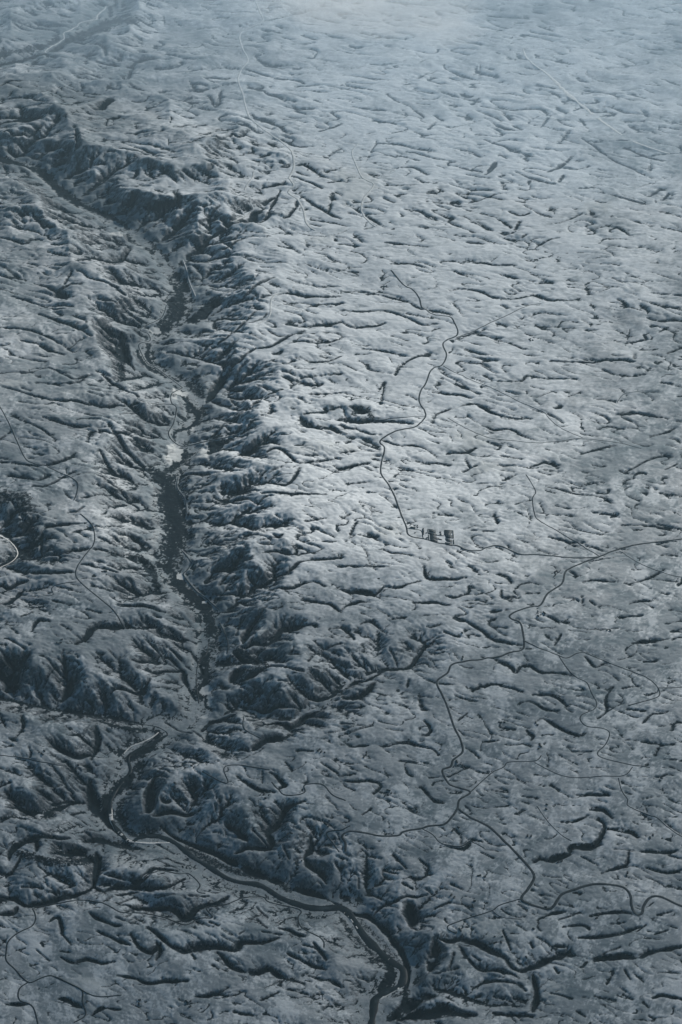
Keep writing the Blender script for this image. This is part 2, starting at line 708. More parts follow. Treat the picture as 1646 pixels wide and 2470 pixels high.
# bright flat fields: tile, x, y, half sizes (tile units)
FIELDS = [(3,830,625,34,14),(3,800,640,14,22),(3,925,905,28,18),(3,945,870,16,26),(3,805,905,26,26),(3,770,930,20,12),(3,905,785,26,14),(3,715,340,26,9),(3,905,182,14,8),(3,760,450,20,16),(3,740,465,36,12),
 (5,1020,645,26,14),(5,945,812,24,18),(5,965,860,14,26),(5,560,115,28,16),(5,830,285,18,14),(5,940,405,16,8),(5,940,930,18,10),(5,1050,148,30,8),(5,1210,555,30,14),(5,1180,530,22,20),
 (1,530,1075,30,12),(1,1470,1100,60,26),(3,1440,880,70,26),(3,1500,860,60,20),(4,30,880,60,20),(4,560,820,60,30),(4,240,240,70,20),(3,60,580,60,14),(3,340,620,50,8),(2,1170,940,70,26),(2,60,860,90,80),
 (8,270,1020,16,10),(8,960,1020,60,60),(8,620,740,130,34),(7,620,430,80,40),(7,1050,740,60,30),(7,400,1000,90,30),(6,230,80,90,40),(4,700,960,90,30),(4,620,840,60,30)]
# farmsteads: tile, x, y, number of buildings, where
FARMS = [(8,540,760,3,'by the bare end of a side road above the dark river cliff'),(8,725,795,4,'on open pale ground right of the river cliff'),(8,600,630,3,'just above the side road that ends near the cliff'),(8,650,505,3,'on a pale knoll left of the big road bend'),(8,885,745,1,'alone on the pale shelf below the looping road'),(8,860,885,2,'between pale fields and the lower ravine fork'),(8,510,590,2,'on a rounded spur left of the lower road fork'),(8,215,125,4,'on a pale spur above the switchback road'),(8,460,165,2,'in a bare hollow left of the road crossing'),(8,525,295,3,'below the fork where a lane leaves the switchback road'),(8,865,315,2,'at the end of a farm track right of the straight road'),(8,1010,440,2,'on a bright triangle below the black ravine'),(8,1310,490,2,'on a small bright field below a winding ravine'),(8,1430,318,2,'above the ravine near the right edge'),(8,1470,55,2,'on the plain at the right edge above the lane'),(8,1180,685,2,'under the long arch of the looping road'),(8,940,645,1,'beside the lowest dip of the looping road'),(8,945,185,2,'at the head of a thin farm track'),(8,345,205,2,'on the smooth slope left of the switchback'),
 (7,800,90,3,'on the flat spur above the dark canyon wall'),(7,880,300,3,'on the pale strip above the canyon rim'),(7,1330,320,4,'on a bright spur between two ravines'),(7,1375,445,3,'beside the deep notch ravine'),(7,1500,265,3,'beside the looping lane right of the notch'),(7,240,325,3,'on the shelf left of the black slope'),(7,640,1080,2,'on the low ground at the bottom left'),(7,870,1090,3,'between small gullies at the bottom'),(7,400,1080,1,'beside the lane at the bottom left'),(7,1225,135,3,'near the head of a forked ravine'),(7,850,455,2,'just below the canyon floor meadow'),(7,470,285,2,'on the western canyon rim'),
 (6,990,275,5,'beside the main road above its lower bend'),(6,920,460,5,'in the elbow of the winding road'),(6,740,960,3,'alone on the blue grey plain'),(6,900,965,2,'right of the lone group on the plain'),(6,910,1070,3,'above the short spur road'),(6,300,1040,3,'above a long thin ravine on the slope'),(6,110,1105,3,'below the thin ravine at the tile edge'),(6,545,1150,4,'at the foot of the long straight road'),(6,550,550,2,'beside the fork of a short gully'),(6,1230,540,2,'on the bright ground between gullies at the right'),(6,560,660,2,'beside the road above its sharp corner'),
 (5,240,930,2,'just below the straight valley road on the left'),(5,190,1100,3,'on the pale ground at the left below the canal'),(5,350,1165,2,'near the western rim of the lower canyon'),(5,600,745,4,'on a shelf between two black gullies'),(5,390,770,2,'on the bluff above the straight valley road'),(5,450,660,2,'in the bend of a short ravine'),(5,275,585,3,'on a gentle slope left of the valley'),(5,480,270,3,'on the bright shelf right of the forked track'),(5,1050,150,2,'on the bright spur right of the dark valley'),(5,1400,495,3,'on a bright oval shelf right of the valley'),(5,1480,1095,3,'right of the thick lower ravine'),(5,880,1155,2,'on the flat right of the lower canyon'),(5,1185,850,3,'on a shelf among the eastern gullies'),(5,1390,965,2,'under the long eastern ravine'),(5,40,510,2,'near the left edge of the uplands'),(5,325,355,2,'below the forked track on the uplands'),
 (4,870,380,4,'on the bright plateau right of the road elbow'),(4,595,480,1,'on the plateau below the ravine by the road'),(4,1105,765,1,'alone on the eastern plateau'),(6,340,60,4,'beside the compound access road')]

# brushwood and wet thickets on the valley floors: path, half width (tile units), strength
THICKETS = [
 (P(3, '860,110 830,170 820,230 790,300 730,340'), 44, 1.0), (P(3, '690,400 680,470 740,530 820,570'), 13, 1.1), (P(3, '870,590 930,640 900,560'), 24, 0.8),
 (P(3, '840,640 880,690 910,730 880,780 810,800 800,830'), 13, 1.2), (P(3, '850,860 840,930 760,990'), 30, 1.0),
 (P(3, '740,1010 790,1060 800,1120 790,1181') + P(5, '815,90 790,170 780,240'), 62, 1.15), (P(5, '780,240 830,320 900,400 950,450 970,520'), 36, 1.1),
 (P(5, '970,520 960,600 940,680 950,760 920,830'), 40, 1.1), (P(5, '1000,690 1050,680'), 22, 1.1),
 (P(1, '-40,730 60,745 180,790 250,850 320,910 420,960 500,1000'), 26, 1.2), (P(1, '600,90 500,110 420,160 330,190 250,200'), 52, 0.9), (P(1, '240,205 100,235 0,250'), 20, 0.8),
 (P(1, '680,960 780,940 820,920'), 18, 1.0), (P(3, '1000,190 950,240 880,290'), 30, 1.1), (P(3, '1000,850 960,900'), 34, 1.2), (P(3, '1120,700 1060,760 960,790'), 18, 0.6),
 (P(7, '640,-10 600,40 540,110 490,150 500,220'), 30, 1.15), (P(7, '540,200 570,280 640,320'), 20, 0.9), (P(7, '860,380 960,430 1080,480 1250,520 1330,560'), 24, 0.8),
 (P(5, '480,960 600,985 720,1000 700,1060 590,1130'), 26, 1.1), (P(8, '200,870 230,940 200,1010'), 26, 1.1), (P(8, '300,960 290,1100 220,1160'), 18, 1.0),
 (P(8, '0,700 80,800 170,880'), 16, 0.7), (P(8, '80,700 180,800 270,900'), 14, 0.6), (P(3, '520,420 560,480 560,560'), 22, 0.8), (P(5, '640,200 700,260 720,330'), 26, 0.9),
 (P(5, '0,700 80,700 60,780'), 36, 0.7), (P(3, '0,1120 80,1100 120,1150'), 44, 0.8), (P(5, '120,60 160,120 120,210'), 36, 0.9), (P(1, '860,440 900,480 930,500'), 36, 0.5),
 (P(7, '420,420 300,440 200,430 90,400'), 26, 0.9), (P(5, '1100,640 1200,700 1100,740'), 30, 0.7), (P(4, '60,720 110,700 150,740'), 16, 0.8),
]

# rugged country: tile x, y, radius (km), height (m)
RUGGED = [(1, 420, 500, 1.5, 170), (1, 700, 760, 1.3, 170), (1, 1060, 760, 1.1, 150), (1, 1000, 980, 0.9, 120), (1, 150, 640, 1.3, 120), (1, 520, 250, 1.5, 190), (1, 800, 200, 1.3, 130), (1, 250, 330, 1.2, 170), (1, 150, 960, 1.0, 130),
          (1, 980, 420, 1.3, 120), (3, 460, 120, 0.8, 110), (3, 480, 400, 0.8, 90), (3, 1180, 80, 0.8, 55), (3, 1150, 330, 0.8, 45), (3, 1350, 620, 0.9, 45), (4, 150, 700, 0.6, 45), (5, 1300, 250, 0.7, 40), (5, 1350, 700, 0.7, 45), (4, 1450, 350, 1.0, 45), (3, 540, 760, 0.7, 70), (1, 100, 120, 1.8, 190), (2, 1300, 200, 2.5, 60), (2, 700, 150, 2.5, 50), (5, 60, 640, 0.6, 60), (3, 160, 1000, 0.6, 50)]
# ------------------------------------------------------------------ relief: plateau, valleys, then stream erosion
A_CELL = 0.00085                 # cell size = A_CELL * distance, so cells grow evenly with distance
Y0, U0 = 7150.0, -0.34
NI, NJ = 1680, 800
rng = np.random.default_rng(11)

def to_grid(x, y):
    return np.log(y / Y0) / A_CELL, (x / y - U0) / A_CELL

def grid_xy(step=1):
    i = np.arange(0, NI, step, dtype=float)
    j = np.arange(0, NJ, step, dtype=float)
    y = Y0 * np.exp(A_CELL * i)[:, None] * np.ones((1, len(j)))
    x = (U0 + A_CELL * j)[None, :] * y
    return x, y

def resize(a, shape):
    for ax in (0, 1):
        n, m = a.shape[ax], shape[ax]
        t = np.clip(np.arange(m) * (n / m), 0, n - 1.001)
        k = t.astype(int)
        f = t - k
        a0, a1 = np.take(a, k, ax), np.take(a, k + 1, ax)
        f = f[:, None] if ax == 0 else f[None, :]
        a = a0 * (1 - f) + a1 * f
    return a

def blur(a, r):
    """three box passes, close to a gaussian of radius r cells"""
    r = int(max(1, r))
    for _ in range(2):
        for ax in (0, 1):
            pad = [(0, 0), (0, 0)]
            pad[ax] = (r + 1, r)
            c = np.cumsum(np.pad(a, pad, mode='edge'), axis=ax)
            n = a.shape[ax]
            hi = np.take(c, np.arange(2 * r + 1, 2 * r + 1 + n), ax)
            lo = np.take(c, np.arange(0, n), ax)
            a = (hi - lo) / (2 * r + 1)
    return a

def spectral(shape, beta, seed, lo=0.0, hi=9.0, ratio=1.0, rot=0.0):
    r = np.random.default_rng(seed)
    w = np.fft.rfft2(r.standard_normal(shape))
    fi = np.fft.fftfreq(shape[0])[:, None]
    fj = np.fft.rfftfreq(shape[1])[None, :]
    fy = (fi * math.cos(rot) - fj * math.sin(rot)) * ratio
    fx = fi * math.sin(rot) + fj * math.cos(rot)
    f = np.hypot(fy, fx)
    f[0, 0] = 1
    m = f ** (-beta / 2) * (f > lo) * (f < hi)
    m[0, 0] = 0
    n = np.fft.irfft2(w * m, s=shape)
    return n / n.std()

def plateau(x, y):
    tilt = -0.020 * np.clip(x + 900, -400, 6000) - 0.004 * (np.abs(x + 900) > 0) * np.clip(-x - 1500, 0, 4000)
    return tilt - 0.002 * (y - 15000)

def sampler(field, step):
    def f(x, y):
        gi, gj = to_grid(np.asarray(x, float), np.asarray(y, float))
        gi = np.clip(gi / step, 0, field.shape[0] - 1.001)
        gj = np.clip(gj / step, 0, field.shape[1] - 1.001)
        i, j = gi.astype(int), gj.astype(int)
        a, b = gi - i, gj - j
        return (field[i, j] * (1 - a) * (1 - b) + field[i + 1, j] * a * (1 - b) + field[i, j + 1] * (1 - a) * b + field[i + 1, j + 1] * a * b)
    return f

# --- big forms on the quarter grid
X4, Y4 = grid_xy(4)
PL = plateau(X4, Y4)
wob = spectral(X4.shape, 3.0, 3, lo=0.004)
PL = PL - 85 * np.clip(1 - np.log(Y4 / Y0) / 0.5, 0, 1)
PL = PL + 14 * wob
river_xyz = []
BASE = PL.copy()
FLOOR = np.zeros_like(PL)
VALLEY = np.zeros_like(PL)
for path, z0, z1, w0, W, sc in RIVERS:
    q = np.array(smooth_path(path, 3))
    L = np.r_[0, np.cumsum(np.hypot(*(q[1:] - q[:-1]).T))]
    z = z0 + (z1 - z0) * L / L[-1]
    gx, gy = ground(q[:, 0], q[:, 1], z)
    if sc >= 0.3:
        river_xyz.append(np.c_[gx, gy, z])
    dm = np.full(PL.shape, 1e9)
    zm = np.zeros(PL.shape)
    Wm = np.zeros(PL.shape)
    for k in range(len(gx) - 1):
        ax, ay, bx, by = gx[k], gy[k], gx[k + 1], gy[k + 1]
        vx, vy = bx - ax, by - ay
        l2 = vx * vx + vy * vy + 1e-6
        t = np.clip(((X4 - ax) * vx + (Y4 - ay) * vy) / l2, 0, 1)
        d = np.hypot(X4 - ax - t * vx, Y4 - ay - t * vy)
        m = d < dm
        dm[m] = d[m]
        zm[m] = (z[k] + t * (z[k + 1] - z[k]))[m]
        Wm[m] = W[0] + (W[1] - W[0]) * L[k] / L[-1]
    Wn = Wm * (1 + 0.28 * wob)
    t = np.clip((dm - w0) / Wn, 0, 1)
    tt = np.clip((t - 0.62) / 0.33, 0, 1)
    s = 0.80 * t + 0.20 * (tt * tt * (3 - 2 * tt))
    BASE = np.minimum(BASE, zm + (PL - zm) * s + 1)
    FLOOR = np.maximum(FLOOR, sc * np.clip(1.5 - dm / (w0 + 12), 0, 1))
    VALLEY = np.maximum(VALLEY, np.clip(1 - t, 0, 1) * (np.clip(Wm / 300, 0, 1) if sc >= 0.3 else 0.15))
cf = sampler(BASE, 4)
def drop(path, surf):
    """photo points -> world, on a surface"""
    q = np.array(path, float)
    z = np.full(len(q), -40.0)
    for _ in range(6):
        x, y = ground(q[:, 0], q[:, 1], z)
        z = 0.5 * z + 0.5 * surf(x, y)
    return x, y, z
crest = np.zeros_like(PL)
for path, hh, W in CRESTS:
    x, y, z = drop(smooth_path(path, 3), lambda X, Y: cf(X, Y) + hh * 0.8)
    dm = np.full(PL.shape, 1e9)
    for k in range(len(x) - 1):
        vx, vy = x[k + 1] - x[k], y[k + 1] - y[k]
        t = np.clip(((X4 - x[k]) * vx + (Y4 - y[k]) * vy) / (vx * vx + vy * vy + 1e-6), 0, 1)
        dm = np.minimum(dm, np.hypot(X4 - x[k] - t * vx, Y4 - y[k] - t * vy))
    t = np.clip(dm / (W * (1 + 0.25 * wob)), 0, 1)
    crest = np.maximum(crest, hh * (1 - t) ** 1.25)
T4 = np.log(Y4 / Y0)
rg = 1 - np.abs(spectral(PL.shape, 1.0, 15, lo=0.035, hi=0.09, ratio=0.8)) + 0.4 * (1 - np.abs(spectral(PL.shape, 1.0, 16, lo=0.08, hi=0.2)))
rug = np.zeros_like(PL)
for t, cx, cy, rad, hh in RUGGED:
    (px, py), = P(t, '%g,%g' % (cx, cy))
    x, y = ground(px, py, 60.0)
    rug = np.maximum(rug, hh * np.exp(-((X4 - x) ** 2 + ((Y4 - y) / 2.4) ** 2) / (rad * 900) ** 2))
crest = crest * 1.3 + 1.3 * rug * (0.1 + 0.7 * rg).clip(0, 1.4)
BASE = BASE + crest * np.clip(1.0 - FLOOR, 0, 1)
cf = sampler(BASE, 4)

def raster(polys, reach_pad=2.0):
    """distance (in widths) to traced polylines on the full grid; polys: (gi, gj, half width in cells per vertex)"""
    out = np.full((NI, NJ), 9.0)
    dep = np.zeros((NI, NJ))
    for gi, gj, hw, amp in polys:
        for k in range(len(gi) - 1):
            R = max(hw[k], hw[k + 1]) * reach_pad + 1.5
            i0, i1 = int(min(gi[k], gi[k + 1]) - R), int(max(gi[k], gi[k + 1]) + R) + 2
            j0, j1 = int(min(gj[k], gj[k + 1]) - R), int(max(gj[k], gj[k + 1]) + R) + 2
            i0, j0, i1, j1 = max(i0, 0), max(j0, 0), min(i1, NI), min(j1, NJ)
            if i0 >= i1 or j0 >= j1:
                continue
            I = np.arange(i0, i1)[:, None]
            J = np.arange(j0, j1)[None, :]
            vi, vj = gi[k + 1] - gi[k], gj[k + 1] - gj[k]
            t = np.clip(((I - gi[k]) * vi + (J - gj[k]) * vj) / (vi * vi + vj * vj + 1e-9), 0, 1)
            d = np.hypot(I - gi[k] - t * vi, J - gj[k] - t * vj) / (hw[k] + t * (hw[k + 1] - hw[k]))
            o = out[i0:i1, j0:j1]
            m = d < o
            o[m] = d[m]
            dep[i0:i1, j0:j1][m] = amp
    return out, dep

def unit_m(py):
    """size in metres of one tile unit across at photo row py"""
    dz = math.sin(PITCH) - (1235.0 - py) / F_PX * math.cos(PITCH)
    return 0.52487 * (H_CAM + 60) / dz / F_PX

ravine_polys = []
for path, w in RAVINES:
    q = smooth_path(path, 5)
    x, y, z = drop(q, cf)
    gi, gj = to_grid(x, y)
    n = len(gi)
    wig = np.interp(np.arange(n), np.arange(0, n + 3, 3), rng.standard_normal(len(range(0, n + 3, 3))))
    t = np.linspace(0, 1, n)
    tap = np.minimum(1, np.minimum(t, 1 - t) * 3 + 0.15) * (1 + 0.25 * np.interp(np.arange(n), np.arange(0, n + 4, 4), rng.standard_normal(len(range(0, n + 4, 4)))).clip(-1.4, 1.6))
    w = min(w, 26)
    bold = 1.6 if path[0][1] > 1850 else (1.3 if path[0][1] > 1240 else 1.15)
    cells = 0.85 * bold * w * unit_m(path[0][1]) / (A_CELL * y)
    gi = gi + wig * 0.9
    ravine_polys.append((gi, gj, np.maximum(cells * 0.66 * tap, 0.45), bold * w * unit_m(path[0][1])))
RD, RDEP = raster(ravine_polys, 2.6)
# lesser ravines between and beyond the traced ones, following the lie of the land
occ = np.where(RD < 1.3, 0.0, 1e4)[:NI // 4 * 4, :NJ // 4 * 4].reshape(NI // 4, 4, NJ // 4, 4).min(axis=(1, 3))
def spread(f, n):
    for _ in range(n):
        p = np.pad(f, 1, mode='edge')
        f = np.minimum(f, np.minimum(np.minimum(p[:-2, 1:-1], p[2:, 1:-1]), np.minimum(p[1:-1, :-2], p[1:-1, 2:])) + 4)
    return f
occ = spread(occ, 14)
lie = blur(spectral(PL.shape, 3.0, 77, lo=0.004), 3)
extra = []
thin = np.clip(0.5 + 0.6 * spectral(PL.shape, 2.5, 78, lo=0.01), 0, 1.6)
for n in range(9000):
    j = rng.uniform(6, NJ - 7)
    i = rng.uniform(6, NI - 7)
    a, b = int(i) // 4, int(j) // 4
    if a >= occ.shape[0] or b >= occ.shape[1] or occ[a, b] < 11 + 13 * thin[a, b] or FLOOR[a, b] > 0.3:
        continue
    if VALLEY[a, b] > 0.75 and rng.random() < 0.6:
        continue
    side = X4[a, b] / Y4[a, b]
    ang = math.radians(-22 + 22 * lie[a, b] + rng.normal(0, 9)) + (math.radians(28) if side > -0.12 and i < 780 and rng.random() < 0.35 else 0)
    n_pt = int(rng.integers(4, 9))
    L = rng.uniform(2.0, 4.0) * (1 + 1.3 * rng.random() ** 3)
    gi, gj = [i], [j]
    for q in range(n_pt):
        ang += rng.normal(0, 0.30)
        gi.append(gi[-1] + L * math.sin(ang))
        gj.append(gj[-1] + L * math.cos(ang))
    gi, gj = np.array(gi), np.array(gj)
    hw = np.full(len(gi), 0.42 + 0.5 * rng.random() ** 2)
    hw[0] = hw[-1] = 0.45
    extra.append((gi, gj, hw, float(hw.max() * 1.6 * A_CELL * Y4[a, b])))
    for u, v in zip(gi, gj):
        a, b = int(u) // 4, int(v) // 4
        occ[max(a - 2, 0):a + 3, max(b - 3, 0):b + 4] = 0
print('extra ravines', len(extra))
RX, RXDEP = raster(extra, 2.6)
m = RX < RD
RAV_TRACED = RD.copy()
RDEP = np.where(m, RXDEP, RDEP)
RD = np.minimum(RD, RX)

# --- stream erosion (implicit stream power, receivers found by steepest descent)
OFF = [(-1, -1), (-1, 0), (-1, 1), (0, -1), (0, 1), (1, -1), (1, 0), (1, 1)]
def erode(h, fixed, zfix, cell, K, steps, dt, D, U=0.0, m=0.45, passes=12):
    ni, nj = h.shape
    N = ni * nj
    idx = np.arange(N).reshape(ni, nj)
    fx = fixed.copy()
    fx[0, :] = fx[-1, :] = fx[:, 0] = fx[:, -1] = True
    zf = np.where(fixed, zfix, h)
    area = (cell * cell).ravel()
    area = np.append(area, 0.0)
    A2 = None
    jit = [spectral(h.shape, 1.6, int(rng.integers(1e6)), lo=0.06) for _ in range(8)]
    for st in range(steps):
        if st % 5 == 0:
            wj = [np.exp(0.45 * q_ + 0.15 * rng.standard_normal(h.shape)) for q_ in jit]
        hp = np.pad(h, 1, mode='edge')
        best = np.zeros_like(h)
        rec = idx.copy()
        mn = np.full_like(h, 1e9)
        for kk, (di, dj) in enumerate(OFF):
            nb = hp[1 + di:1 + di + ni, 1 + dj:1 + dj + nj]
            s = (h - nb) * ((0.70711 if di and dj else 1.0) * wj[kk])
            if st % 2 == 0:
                mn = np.minimum(mn, nb)
            k = s > best
            if di == -1: k[0, :] = False
            if di == 1: k[-1, :] = False
            if dj == -1: k[:, 0] = False
            if dj == 1: k[:, -1] = False
            best = np.where(k, s, best)
            rec = np.where(k, idx + di * nj + dj, rec)
        rec[fx] = idx[fx]
        r = rec.ravel()
        root = r == idx.ravel()
        r1 = np.append(np.where(root, N, r), N)
        acc = area.copy()
        rr = r1.copy()
        for _ in range(passes):
            add = np.bincount(rr, weights=acc, minlength=N + 1)
            add[N] = 0
            acc = acc + add
            rr = rr[rr]
        A2 = acc[:N].reshape(ni, nj)
        dist = np.where(best > 0, 1.0, 1.0) * cell
        h = np.where(fx, h, h + U * dt)
        F = K * A2 ** m * dt / dist
        F[fx] = 0
        f = F.ravel()
        a = h.ravel() / (1 + f)
        b = f / (1 + f)
        b[root] = 0
        a[root] = h.ravel()[root]
        rr = r.copy()
        for _ in range(passes):
            a = a + b * a[rr]
            b = b * b[rr]
            rr = rr[rr]
        h = a.reshape(ni, nj)
        # creep
        hp = np.pad(h, 1, mode='edge')
        lap = hp[:-2, 1:-1] + hp[2:, 1:-1] + hp[1:-1, :-2] + hp[1:-1, 2:] - 4 * h
        h = h + np.minimum(D * dt / cell ** 2, 0.2) * lap
        # hollows fill up
        if st % 2 == 0:
            h = np.where(h < mn, 0.4 * h + 0.6 * mn + 0.05, h)
        h = np.where(fx, zf, h)
    return h, A2

def river_mask(step):
    ni, nj = (NI + step - 1) // step, (NJ + step - 1) // step
    fixed = np.zeros((ni, nj), bool)
    zf = np.zeros((ni, nj))
    for r in river_xyz:
        for k in range(len(r) - 1):
            gi0, gj0 = to_grid(r[k, 0], r[k, 1])
            gi1, gj1 = to_grid(r[k + 1, 0], r[k + 1, 1])
            n = int(max(abs(gi1 - gi0), abs(gj1 - gj0)) / step * 2) + 2
            t = np.linspace(0, 1, n)
            i = ((gi0 + (gi1 - gi0) * t) / step).round().astype(int)
            j = ((gj0 + (gj1 - gj0) * t) / step).round().astype(int)
            z = r[k, 2] + (r[k + 1, 2] - r[k, 2]) * t
            ok = (i >= 0) & (i < ni) & (j >= 0) & (j < nj)
            fixed[i[ok], j[ok]] = True
            zf[i[ok], j[ok]] = z[ok]
    return fixed, zf

# ground rises gently away from every ravine
far = np.where(RD < 1.2, 0.0, 1e4)[:NI // 4 * 4, :NJ // 4 * 4].reshape(NI // 4, 4, NJ // 4, 4).min(axis=(1, 3))
c4 = A_CELL * 4 * Y4[:far.shape[0], :far.shape[1]]
for _ in range(22):
    p = np.pad(far, 1, mode='edge')
    far = np.minimum(far, np.minimum(np.minimum(p[:-2, 1:-1], p[2:, 1:-1]), np.minimum(p[1:-1, :-2], p[1:-1, 2:])) + c4)
    far = np.minimum(far, np.minimum(np.minimum(p[:-2, :-2], p[2:, 2:]), np.minimum(p[2:, :-2], p[:-2, 2:])) + 1.414 * c4)
far = np.minimum(far, 500)
RISE = 36 * (1 - np.exp(-far / 260))
h4 = BASE + RISE * (1 - 0.6 * np.clip(VALLEY, 0, 1)) + 5.0 * spectral(BASE.shape, 2.0, 5, lo=0.02, ratio=0.6)
h = blur(h4, 1)[::2, ::2]
h = h + 2.0 * spectral(h.shape, 0.8, 6, lo=0.05)
for step, steps, dt, K0, D, U in ((8, 90, 1.0, 0.016, 8.0, 0.5), (4, 30, 1.0, 0.014, 5.0, 0.35), (2, 18, 1.0, 0.016, 1.1, 0.3), (1, 22, 1.0, 0.022, 0.30, 0.22)):
    x, y = grid_xy(step)
    cell = A_CELL * step * y
    if h.shape != x.shape:
        h = resize(h, x.shape)
    h = h + {8: 1.0, 4: 1.4, 2: 1.8, 1: 1.6}[step] * spectral(h.shape, 0.9, 20 + step, lo=0.03, ratio=0.6)
    Kf = K0 * (1 + 3 * np.clip(1.3 - blur(RD, 1)[::step, ::step], 0, 1))
    fixed, zf = river_mask(step)
    ni, nj = h.shape
    rd = RD[::step, ::step] if step < 4 else np.full(h.shape, 9.0)
    rav = (rd < 0.7) & ~fixed
    vary = 0.55 + 0.45 * spectral(h.shape, 1.0, 200 + step, lo=0.012 * step, hi=0.05 * step)
    zr = blur(h, max(1, 5 // step)) - np.clip(vary, 0, 1.3) * (4 + np.minimum(RDEP[::step, ::step], 60) * 0.42)
    fixed |= rav
    zf = np.where(rav, zr, zf)
    h = np.where(fixed, zf, h)
    h, ACC = erode(h, fixed, zf, cell, Kf, steps, dt, D, U)
print('eroded')

# open plains keep a softer relief than the valley sides
B0 = blur(resize(BASE, h.shape), 6)
G_T = A_CELL * np.arange(NI)[:, None]
gxx = (U0 + A_CELL * np.arange(NJ))[None, :] * np.ones((NI, 1))
gii = np.arange(NI)[:, None] * np.ones((1, NJ))
plain = np.clip((gxx + 0.02 * wob.mean() - 0.0) / 0.06, 0, 1) * 0.1 + np.clip(1 - np.hypot((gii * A_CELL - 0.114) / 0.14, (gxx + 0.25) / 0.10), 0, 1) * 0.6
gain = 1.0 - np.clip(plain, 0, 0.6) * (1 - np.clip(resize(VALLEY, h.shape) * 1.6, 0, 1))
gain = gain + 0.25 * resize(np.clip(crest / 60, 0, 1), h.shape)
h = B0 + (h - B0) * gain * (1 - 0.35 * np.clip(1.2 - G_T / 0.45, 0, 1))
# valley floors stay flat, wind-blown roughness everywhere else
F1 = np.clip(resize(FLOOR, h.shape), 0, 1)
B1 = resize(BASE, h.shape)
CELL = A_CELL * grid_xy(1)[1]
h = h * (1 - F1) + (B1 - 1 + 0.8 * spectral(h.shape, 1.5, 31, lo=0.05)) * F1
VARY = np.clip(0.88 + 0.36 * spectral(h.shape, 1.0, 301, lo=0.012, hi=0.06), 0.0, 1.4)
TR = np.where(RD == RAV_TRACED, 1.0, 0.55)
h = h - np.clip(1.3 - RD, 0, 1) * np.minimum(2 + RDEP * 0.42, 18) * VARY * TR
h = h - 0.45 * np.exp(-RAV_TRACED / 1.6) * np.minimum(RDEP * 0.4, 12) * (RD == RAV_TRACED) * VARY
def creases(seed, lo, hi, width, keep, ratio=0.6):
    a = spectral(h.shape, 1.0, seed, lo=lo, hi=hi, ratio=ratio)
    g = np.hypot(*np.gradient(a)) + 1e-3
    d = np.abs(a) / g                       # cells from the crease line
    m = sm_(spectral(h.shape, 1.5, seed + 1, lo=0.01, hi=0.08), keep, keep + 0.9)
    return np.clip(1 - d / width, 0, 1) * m
def sm_(a, lo, hi):
    t = np.clip((a - lo) / (hi - lo), 0, 1)
    return t * t * (3 - 2 * t)
# drainage runs down to the right on the plateau, down to the left just east of the main valley
lean = np.clip(1 - np.abs(gxx + 0.10 + 0.05 * resize(wob, h.shape)) / 0.07, 0, 1) * np.clip((0.95 - G_T) / 0.2, 0, 1)
lean = lean * lean * (3 - 2 * lean)
def swale(seed, lo, hi, width, keep):
    # long axis of the pattern is turned with the local fall of the land
    a = spectral(h.shape, 0.6, seed, lo=lo, hi=hi, ratio=2.6, rot=math.radians(90 - 24))
    b = spectral(h.shape, 0.6, seed + 7, lo=lo, hi=hi, ratio=2.6, rot=math.radians(90 + 22))
    a = a * (1 - lean) + b * lean
    g = blur(np.hypot(*np.gradient(a)), 2) + 1e-3
    d = np.abs(a) / g
    m = sm_(spectral(h.shape, 1.5, seed + 1, lo=0.01, hi=0.06), keep, keep + 1.0)
    return np.exp(-d / width) * m, d, m
W1, d1, m1 = swale(91, 0.030, 0.085, 3.6, -0.35)
W2, d2, m2 = swale(95, 0.07, 0.22, 1.8, 0.0)
CREASE = np.maximum(np.clip(1 - d1 / 1.7, 0, 1) * m1, 0.55 * np.clip(1 - d2 / 1.2, 0, 1) * m2)
h = h - (W1 * 0.95 + W2 * 0.50) * np.clip(0.75 + 0.5 * spectral(h.shape, 2.0, 333, lo=0.004, hi=0.03), 0.15, 1.5) * CELL * (0.35 + 0.65 * gain) * (1 - F1)
CREASE = np.where(F1 > 0.3, CREASE * 0.2, CREASE)
h = h - CREASE * 0.5 * CELL * (0.45 + 0.55 * gain)
rough = spectral(h.shape, 1.8, 41, lo=0.03, ratio=0.6)
h = h + rough * 0.07 * CELL * (0.35 + 0.65 * np.clip(resize(VALLEY, h.shape), 0, 1))
# ------------------------------------------------------------------ roads are benched into the ground
hs = sampler(h, 1)
def densify(x, y, step):
    L = np.r_[0, np.cumsum(np.hypot(np.diff(x), np.diff(y)))]
    n = max(2, int(L[-1] / step))
    t = np.linspace(0, L[-1], n + 1)
    return np.interp(t, L, x), np.interp(t, L, y)
road_xy = []
polys = []
for kind, width, path, label in ROADS:
    x, y, z = drop(smooth_path(path, 8), hs)
    x, y = densify(x, y, 9.0)
    k = np.array([1, 2, 3, 2, 1]) / 9.0
    if len(x) > 12:
        x[2:-2], y[2:-2] = np.convolve(x, k, 'valid'), np.convolve(y, k, 'valid')
    road_xy.append((x, y))
    gi, gj = to_grid(x, y)
    polys.append((gi[::2], gj[::2], np.maximum(width * 0.9 / (A_CELL * y[::2]), 0.9), width))
RO, _ = raster(polys, 2.2)
bench = np.clip(1.9 - RO, 0, 1)
h = h * (1 - bench) + blur(h, 3) * bench
